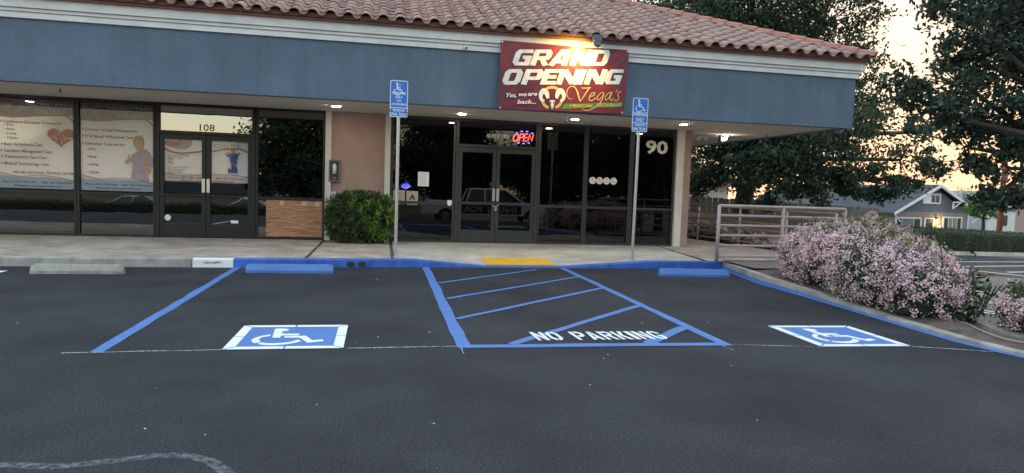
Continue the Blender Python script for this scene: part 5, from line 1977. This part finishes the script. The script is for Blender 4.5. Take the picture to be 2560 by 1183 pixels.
# ------------------------------------------------------------------ grey house
YH = 58.0
ZH = terr(55, 58) - .05
gh = thing('grey_house', 'grey bungalow with a white-trimmed gable beyond the hedge', 'house', (54, YH, ZH))
m_sid1 = M('siding_taupe', (.27, .225, .20), .8, var=.06, vscale=3)
m_sid2 = M('siding_slate', (.11, .135, .16), .8, var=.06, vscale=3)
m_batten = M('siding_cream', (.40, .36, .29), .8, var=.08, vscale=3)
m_shingle = M('asphalt_shingle', (.06, .062, .07), .9, var=.2, vscale=6, bump=.4, bscale=12)
XL, XR, XP, ZP_, ZE = 49.9, 58.1, 54.27, 3.15, .55
part('wall', MB().box(XL, XR, YH, YH + 17, ZH, .6), m_sid1, gh, 'taupe lap siding')
for k in range(9):
    part('siding_board', MB().box(XL - .012, XR + .012, YH - .03, YH - .001, ZH + .05 + k * .24, ZH + .27 + k * .24), m_sid1, gh)
part('gable_wall', MB().prism([(XL, .601), (XR, .601), (XP, 3.0)], YH - .01, YH + 17), m_sid2, gh, 'slate grey gable')
ov_ = .55
for s, xe in ((-1, 49.2), (1, 59.45)):
    nrm = (-(ZP_ - .25) , 0)
    part('roof_slope', MB().prism([(XP, ZP_ + .06), (xe, .33), (xe, .47), (XP, ZP_ + .22)] if s > 0 else [(XP, ZP_ + .22), (xe, .47), (xe, .33), (XP, ZP_ + .06)], YH - ov_ + .06, YH + 17.5), m_shingle, gh)
    part('barge_board', MB().prism([(XP, ZP_ - .04), (xe, .22), (xe, .48), (XP, ZP_ + .24)] if s > 0 else [(XP, ZP_ + .24), (xe, .48), (xe, .22), (XP, ZP_ - .04)], YH - ov_ - .03, YH - ov_ + .055), m_trim, gh)


def hwin(x0, x1, z0, z1, lites, label, glass_m):
    f = part('window', frame_box(x0, x1, z0, z1, .14, YH - .08, YH + .02), m_trim, gh, label)
    n_ = len(lites) - 1
    for k in range(n_):
        a, b_ = x0 + .14 + (x1 - x0 - .28) * lites[k], x0 + .14 + (x1 - x0 - .28) * lites[k + 1]
        part('sash', MB().box(a, a + .05, YH - .06, YH - .03, z0 + .14, z1 - .14), m_trim, f)
        part('pane', MB().add([(a, YH - .04, z0 + .14), (b_, YH - .04, z0 + .14), (b_, YH - .04, z1 - .14), (a, YH - .04, z1 - .14)], [(0, 1, 2, 3)]), glass_m[k], f)
    part('curtain_backing', MB().box(x0 + .1, x1 - .1, YH - .028, YH - .012, z0 + .1, z1 - .1), m_dark, f)


m_curt = M('pane_curtain', (.20, .22, .21), .25, var=.1, vscale=3)
m_teal = M('pane_teal', (.13, .19, .17), .15, var=.1, vscale=2)
m_dpane = M('pane_dark', (.045, .05, .055), .12, var=.1, vscale=2)
hwin(49.75, 52.72, -1.30, .06, [0, .22, .72, 1], 'wide front window', [m_dpane, m_teal, m_dpane])
hwin(55.15, 57.45, -1.42, .22, [0, .26, .5, .76, 1], 'window with pale curtains', [m_dpane, m_curt, m_curt, m_dpane])
hwin(52.7, 54.75, 1.45, 2.45, [0, .45, .72, 1], 'attic window', [m_pwhite, m_dpane, m_dpane])
dm_ = part('front_door', MB().box(53.2, 54.0, YH - .06, YH - .03, ZH, -.05), m_frame, gh, 'dark front door')
part('door_casing', MB().box(53.02, 53.19, YH - .1, YH - .031, ZH, .06).box(54.01, 54.17, YH - .1, YH - .031, ZH, .06).box(53.19, 54.01, YH - .1, YH - .031, -.049, .06), m_trim, dm_)
part('corner_board', MB().box(XR - .02, XR + .12, YH - .06, YH + .1, ZH, .55), m_trim, gh)
part('knee_brace', MB().prism([(55.8, 1.75), (56.9, 1.75), (56.9, 1.62), (55.8, 1.62)], YH - .5, YH - .42).prism([(55.8, 1.0), (55.92, 1.0), (55.92, 1.6), (55.8, 1.6)], YH - .5, YH - .42).tube([(55.86, YH - .46, 1.05), (56.8, YH - .46, 1.7)], .06, 4), m_trim, gh)
part('knee_brace', MB().tube([(58.2, YH - .46, -.35), (58.95, YH - .46, .3)], .06, 4), m_trim, gh)
part('knee_brace', MB().tube([(50.0, YH - .46, -.4), (49.3, YH - .46, .3)], .07, 4), m_trim, gh)
lm = part('porch_lamp', MB().box(54.30, 54.46, YH - .2, YH - .06, -.12, .12), m_black, gh, 'lit porch lamp by the front door')
part('bulb', MB().box(54.33, 54.43, YH - .17, YH - .09, -.2, -.121), M('bulb_lit', (1, .8, .4), .4, emit=(1, .62, .18), estr=2.5), lm)
pl_ = bpy.data.lights.new('porch_light', 'POINT')
pl_.energy = 7
pl_.color = (1, .66, .22)
pl_.shadow_soft_size = .08
plo = bpy.data.objects.new('porch_light', pl_)
COL.objects.link(plo)
plo.parent = lm
plo.matrix_parent_inverse = world_of(lm).inverted()
plo.location = (54.45, YH - .35, -.25)
part('letter_box', MB().box(54.55, 54.95, YH - .14, YH - .035, -.95, -.68), m_pwhite, gh)
# lower wing at the left
part('wing_wall', MB().box(42.5, 54.0, 64, 72, ZH - .2, .42), m_batten, gh, 'cream board-and-batten wing')
for k in range(26):
    x = 42.6 + k * .44
    if x < 53.9:
        part('batten', MB().box(x, x + .07, 63.955, 63.999, ZH - .1, .40), m_batten, gh)
part('wing_roof', MB().prism_x([(63.3, .42), (63.3, .55), (68, 2.4), (72.6, .55), (72.6, .42)][::-1], 42.2, 49.5), m_shingle, gh)
part('wing_gutter', MB().box(42.2, 50.5, 63.2, 63.3, .36, .52), m_trim, gh)
fw = part('window', frame_box(51.7, 54.4, -1.35, -.2, .14, 63.88, 63.95), m_trim, gh, 'white framed wing window')
part('pane', MB().box(51.84, 54.26, 63.93, 63.954, -1.21, -.34), m_curt, fw)

# ------------------------------------------------------------------ stop sign, pole, far right buildings
ss = thing('stop_sign', 'pale overexposed octagonal stop sign behind the flowering bush', 'sign', (20.1, 24.75, terr(20.1, 24.75)))
oc = [(20.1 + .34 * math.cos(R(22.5 + 45 * i)), .80 + .34 * math.sin(R(22.5 + 45 * i))) for i in range(8)]
part('post', MB().tube([(20.1, 24.78, terr(20.1, 24.75)), (20.1, 24.78, 1.05)], .03, 8), m_metal, ss)
part('octagon', MB().prism(oc, 24.73, 24.74), M('sign_overexposed', (.62, .52, .50), .6, var=.08, vscale=4), ss)  # overexposure of the sign face painted in as a pale colour
mb = MB()
text_at(mb, 'STOP', 19.90, 20.30, .95, .13, 24.727, .02)
part('lettering', mb, M('sign_overexposed_red', (.50, .20, .19), .6, var=.1, vscale=6), ss)  # red letters paled in colour by the same overexposure
up_ = thing('utility_pole', 'brown wooden utility pole beside the small green tree', 'pole', (49.6, 46.4, terr(49.6, 46.4)))
part('shaft', MB().tube([(49.6, 46.4, terr(49.6, 46.4) - .2), (49.65, 46.4, 8.5)], [.22, .17], 10), M('pole_wood', (.21, .085, .05), .9, var=.2, vscale=5), up_)
part('crossarm', MB().box(48.3, 51.0, 46.3, 46.45, 7.9, 8.05), m_bark, up_)
rb = thing('pink_building', 'pinkish stucco building with white bands at the right picture edge', 'building', (41.6, 37.8, terr(41.6, 37.8)), -R(49))
m_pinkst = M('stucco_pink', (.40, .27, .24), .9, var=.08, vscale=2, bump=.3, bscale=8)
zr = -terr(41.6, 37.8)
part('wall', MB().box(0, 14, 0, 12, -.3, 1.75 + zr), m_pinkst, rb, local=True)
part('upper_wall', MB().box(0, 14, .02, 12, 2.12 + zr, 5.0 + zr), m_pinkst, rb, local=True)
part('white_band', MB().box(-.06, 14, -.08, 12, 1.752 + zr, 2.118 + zr), m_trim, rb, local=True)
part('white_base', MB().box(-.08, 14, -.2, -.001, -.3, -.22 + zr), m_trim, rb, local=True)
wb = thing('white_building', 'white building with a grey band behind the utility pole', 'building', (62, 60, terr(58, 60)))
part('wall', MB().box(62.5, 78, 60.0, 72, -2.2, 3.0), M('white_stucco', (.62, .60, .56), .9, var=.05, vscale=2), wb)
part('grey_band', MB().box(62.4, 78, 59.9, 59.99, .95, 1.35), m_sid2, wb)
for x in (64.2, 66.2):
    part('window', MB().box(x, x + .8, 59.93, 59.99, -.6, .5), m_dpane, wb)
tree('small_green_tree', 'small round lime-green tree between house and utility pole', (54.6, 52.8, terr(54.6, 52.8)), .16, (54.6, 52.8, .3),
     [(54.3, 52.8, 1.6, 1.1), (55.2, 52.9, 1.5, .9), (53.7, 52.9, 1.0, .8), (54.8, 52.6, .9, .9), (54.6, 53.0, 2.3, .9)], 22, 60, (.16, .09), m_leaf_lime, .26, False)
tree('small_bare_tree', 'thin sparse tree beside the right wall of the grey house', (60.5, 60.5, terr(60, 60)), .14, (60.5, 60.5, .2),
     [(60.0, 60.4, 2.3, 1.2), (61.0, 60.6, 1.9, 1.1)], 14, 24, (.16, .08), m_leaf_oak, .3, True)


# ------------------------------------------------------------------ vehicles
m_tyre = M('tyre', (.02, .02, .02), .9, var=.1, vscale=9)
m_rim = M('rim', (.45, .45, .46), .35, metal=.8, var=.1, vscale=9)
m_carglass = M('car_glass', (.02, .022, .025), .06, spec=.8, var=.05, vscale=3)
m_tail = M('tail_lamp', (.35, .01, .01), .25, var=.1, vscale=9)
m_head = M('head_lamp', (.7, .7, .68), .15, var=.1, vscale=9)


def car(name, label, loc, rotz, paint, prof, cabin, L, W_, wheels, wr, cat='car', group=None):
    """body side profile along X extruded across, cabin tapering inwards"""
    t = thing(name, label, cat, loc, rotz, group)
    b_ = MB()
    n = len(prof)
    hw = W_ / 2
    lay = [(-hw, .9), (-hw + .06, 1.0), (hw - .06, 1.0), (hw, .9)]
    cz_ = .55
    vs_ = []
    for y, s in lay:
        vs_ += [(x * (1 if s == 1 else .985), y, cz_ + (z - cz_) * s) for x, z in prof]
    fs_ = [(k * n + i, k * n + (i + 1) % n, (k + 1) * n + (i + 1) % n, (k + 1) * n + i) for k in range(3) for i in range(n)]
    fs_ += [tuple(range(n))[::-1], tuple(3 * n + i for i in range(n))]
    b_.add(vs_, [q[::-1] for q in fs_])
    part('body', b_, paint, t, local=True)
    (x0, x1, x2, x3, zb_, zt_) = cabin
    c = MB()
    iw = hw - .07
    tw = hw - .22
    c.add([(x0, -iw, zb_), (x3, -iw, zb_), (x3, iw, zb_), (x0, iw, zb_), (x1, -tw, zt_), (x2, -tw, zt_), (x2, tw, zt_), (x1, tw, zt_)],
          [(0, 1, 5, 4), (1, 2, 6, 5), (2, 3, 7, 6), (3, 0, 4, 7)])
    part('windows', c, m_carglass, t, local=True)
    r_ = MB().add([(x1 - .05, -tw - .02, zt_ - .03), (x2 + .05, -tw - .02, zt_ - .03), (x2 + .05, tw + .02, zt_ - .03), (x1 - .05, tw + .02, zt_ - .03),
                   (x1 + .1, -tw + .1, zt_ + .05), (x2 - .1, -tw + .1, zt_ + .05), (x2 - .1, tw - .1, zt_ + .05), (x1 + .1, tw - .1, zt_ + .05)],
                  [(0, 1, 5, 4), (1, 2, 6, 5), (2, 3, 7, 6), (3, 0, 4, 7), (4, 5, 6, 7), (3, 2, 1, 0)])
    xm = (x1 + x2) / 2
    for s in (-1, 1):
        for (xa, xb) in ((x0, x1), (x3, x2), (xm, xm)):
            r_.tube([(xa, s * (iw + .005), zb_), (xb, s * (tw + .005), zt_)], .045, 4)
    part('roof', r_, paint, t, local=True)
    for x in wheels:
        for s in (-1, 1):
            w_ = part('wheel', MB().tube([(x, s * (hw - .20), wr), (x, s * (hw + .005), wr)], wr, 18), m_tyre, t, local=True)
            part('rim', MB().tube([(x, s * (hw + .005), wr), (x, s * (hw + .015), wr)], wr * .6, 14), m_rim, w_, local=True)
    xmin, xmax = min(p__[0] for p__ in prof), max(p__[0] for p__ in prof)
    for s in (-1, 1):
        part('headlight', MB().box(xmax - .12, xmax - .01, s * (hw - .3) - .14, s * (hw - .3) + .14, .66, .80), m_head, t, local=True)
        part('tail_light', MB().box(xmin + .005, xmin + .10, s * (hw - .18) - .1, s * (hw - .18) + .1, .72, .98), m_tail, t, local=True)
    return t


SED = [(-2.25, .32), (2.2, .28), (2.28, .45), (2.22, .70), (1.1, .92), (-1.3, .98), (-2.2, .98), (-2.3, .7)]
SEDC = (-1.75, -.95, .35, 1.15, .93, 1.40)
p_white = M('car_white', (.70, .70, .69), .25, var=.03, vscale=2)
p_silver = M('car_silver', (.40, .41, .42), .3, metal=.4, var=.03, vscale=2)
p_grey = M('car_grey', (.16, .165, .17), .3, metal=.4, var=.03, vscale=2)
car('parked_car', 'white car roof with red tail lamp showing over the hedge', (42.3, 39.9 - 4.2, terr(42, 36)), R(15), p_white, SED, SEDC, 4.5, 1.78, (-1.4, 1.4), .32)
TRK = [(-3.2, .50), (3.1, .45), (3.2, .62), (3.15, 1.05), (1.75, 1.16), (-.9, 1.14), (-3.15, 1.20), (-3.25, .9)]
tk = car('pickup_truck', 'white pickup truck mirrored in the restaurant windows', (5.4, -2.2, terr(5, -2.2)), 0, p_white, TRK, (-.95, -.70, .75, 1.75, 1.13, 1.80), 6.4, 1.95, (-2.05, 2.1), .40, 'truck')
part('bed_recess', MB().box(-3.05, -1.05, -.8, .8, 1.12, 1.205), m_dark, tk, local=True)
sgn = part('magnetic_panel', MB().box(-1.05, 1.55, .978, .985, .55, 1.0), m_dark, tk, local=True)
mb = MB()
text_at(mb, 'FOR', .35, 1.3, .78, .3, .990, .02)
text_at(mb, 'ING', -.95, .05, .78, .3, .990, .02)
mb.v = [(-x + .35, y, z) for x, y, z in mb.v]
part('panel_lettering', mb, m_pgrey, sgn, local=True)
for (x, y, a, pm_, lb) in ((-13.5, -10.5, .25, p_silver, 'silver car mirrored low in the leftmost college window'), (-7.6, -11.0, .1, p_white, 'white car mirrored in the college doors'),
                           (-2.2, -11.5, -.1, p_grey, 'grey car mirrored beside the college doors')):
    car('parked_car', lb, (x, y, terr(x, y)), a, pm_, SED, SEDC, 4.5, 1.78, (-1.4, 1.4), .32, 'car', 'cars parked across the lot, seen as reflections')

# ------------------------------------------------------------------ across the lot (seen in the glass)
for k, (x, y, s, lb) in enumerate(((4.5, -13, 1.0, 'tall dark tree across the lot mirrored behind the restaurant doors'), (11.5, -11, .95, 'tall dark tree across the lot mirrored behind the number 90'),
                                   (19, -14, 1.1, 'tall dark tree across the lot at the far mirrored corner'), (-5.5, -13.0, .95, 'smaller dark tree across the lot mirrored above the plywood'))):
    z = terr(x, y)
    lobes = [(x, y, z + 5.2 * s, 3.0 * s), (x - 2.2 * s, y + .5, z + 4.0 * s, 2.0 * s), (x + 2.3 * s, y - .4, z + 4.2 * s, 2.1 * s), (x + .3, y + .6, z + 7.6 * s, 2.3 * s), (x - 1.0, y + 1.0, z + 3.0 * s, 1.7 * s), (x + 1.2, y + 1.0, z + 2.9 * s, 1.6 * s)]
    tree('street_tree', lb, (x, y, z), .25, (x, y, z + 2.4), lobes, 12, 130, (.26, .14), m_leaf_oak, .24, False, 'trees across the lot, seen as reflections')
fb = thing('low_building', 'low tan building far across the lot, mirrored in the college glass', 'building', (-12, -32, -1.2))
part('wall', MB().box(-40, 4, -42, -32, -1.3, .15), M('tan_stucco', (.30, .26, .20), .9, var=.05, vscale=2), fb)
part('roof', MB().prism_x([(-42.5, .15), (-31.5, .15), (-37, .9)], -40.5, 4.5), m_sid2, fb)
hg = thing('hedge', 'low clipped hedge across the lot, mirrored below the college posters', 'hedge', (-10, -5.6, terr(-10, -5.6)), 0)
core = MB()
Pa = []
for k in range(6):
    x = -17.5 + k * 2.6
    z = terr(x, -5.6)
    b_ = blob(x, -5.6, z, 1.5, .5, .75, 16, 8, .03, 5)
    core.add(b_.v, b_.f)
    P, N = shell(1800, x, -5.6, z, 1.55, .56, .80, 5, .03)
    Pa.append(P)
part('core', core, m_core, hg)
V, F = leaves(np.concatenate(Pa), .08, .05, .8)
put('foliage', np_mesh('foliage', V - np.array(hg.location), F, m_hedge), hg, local=True)
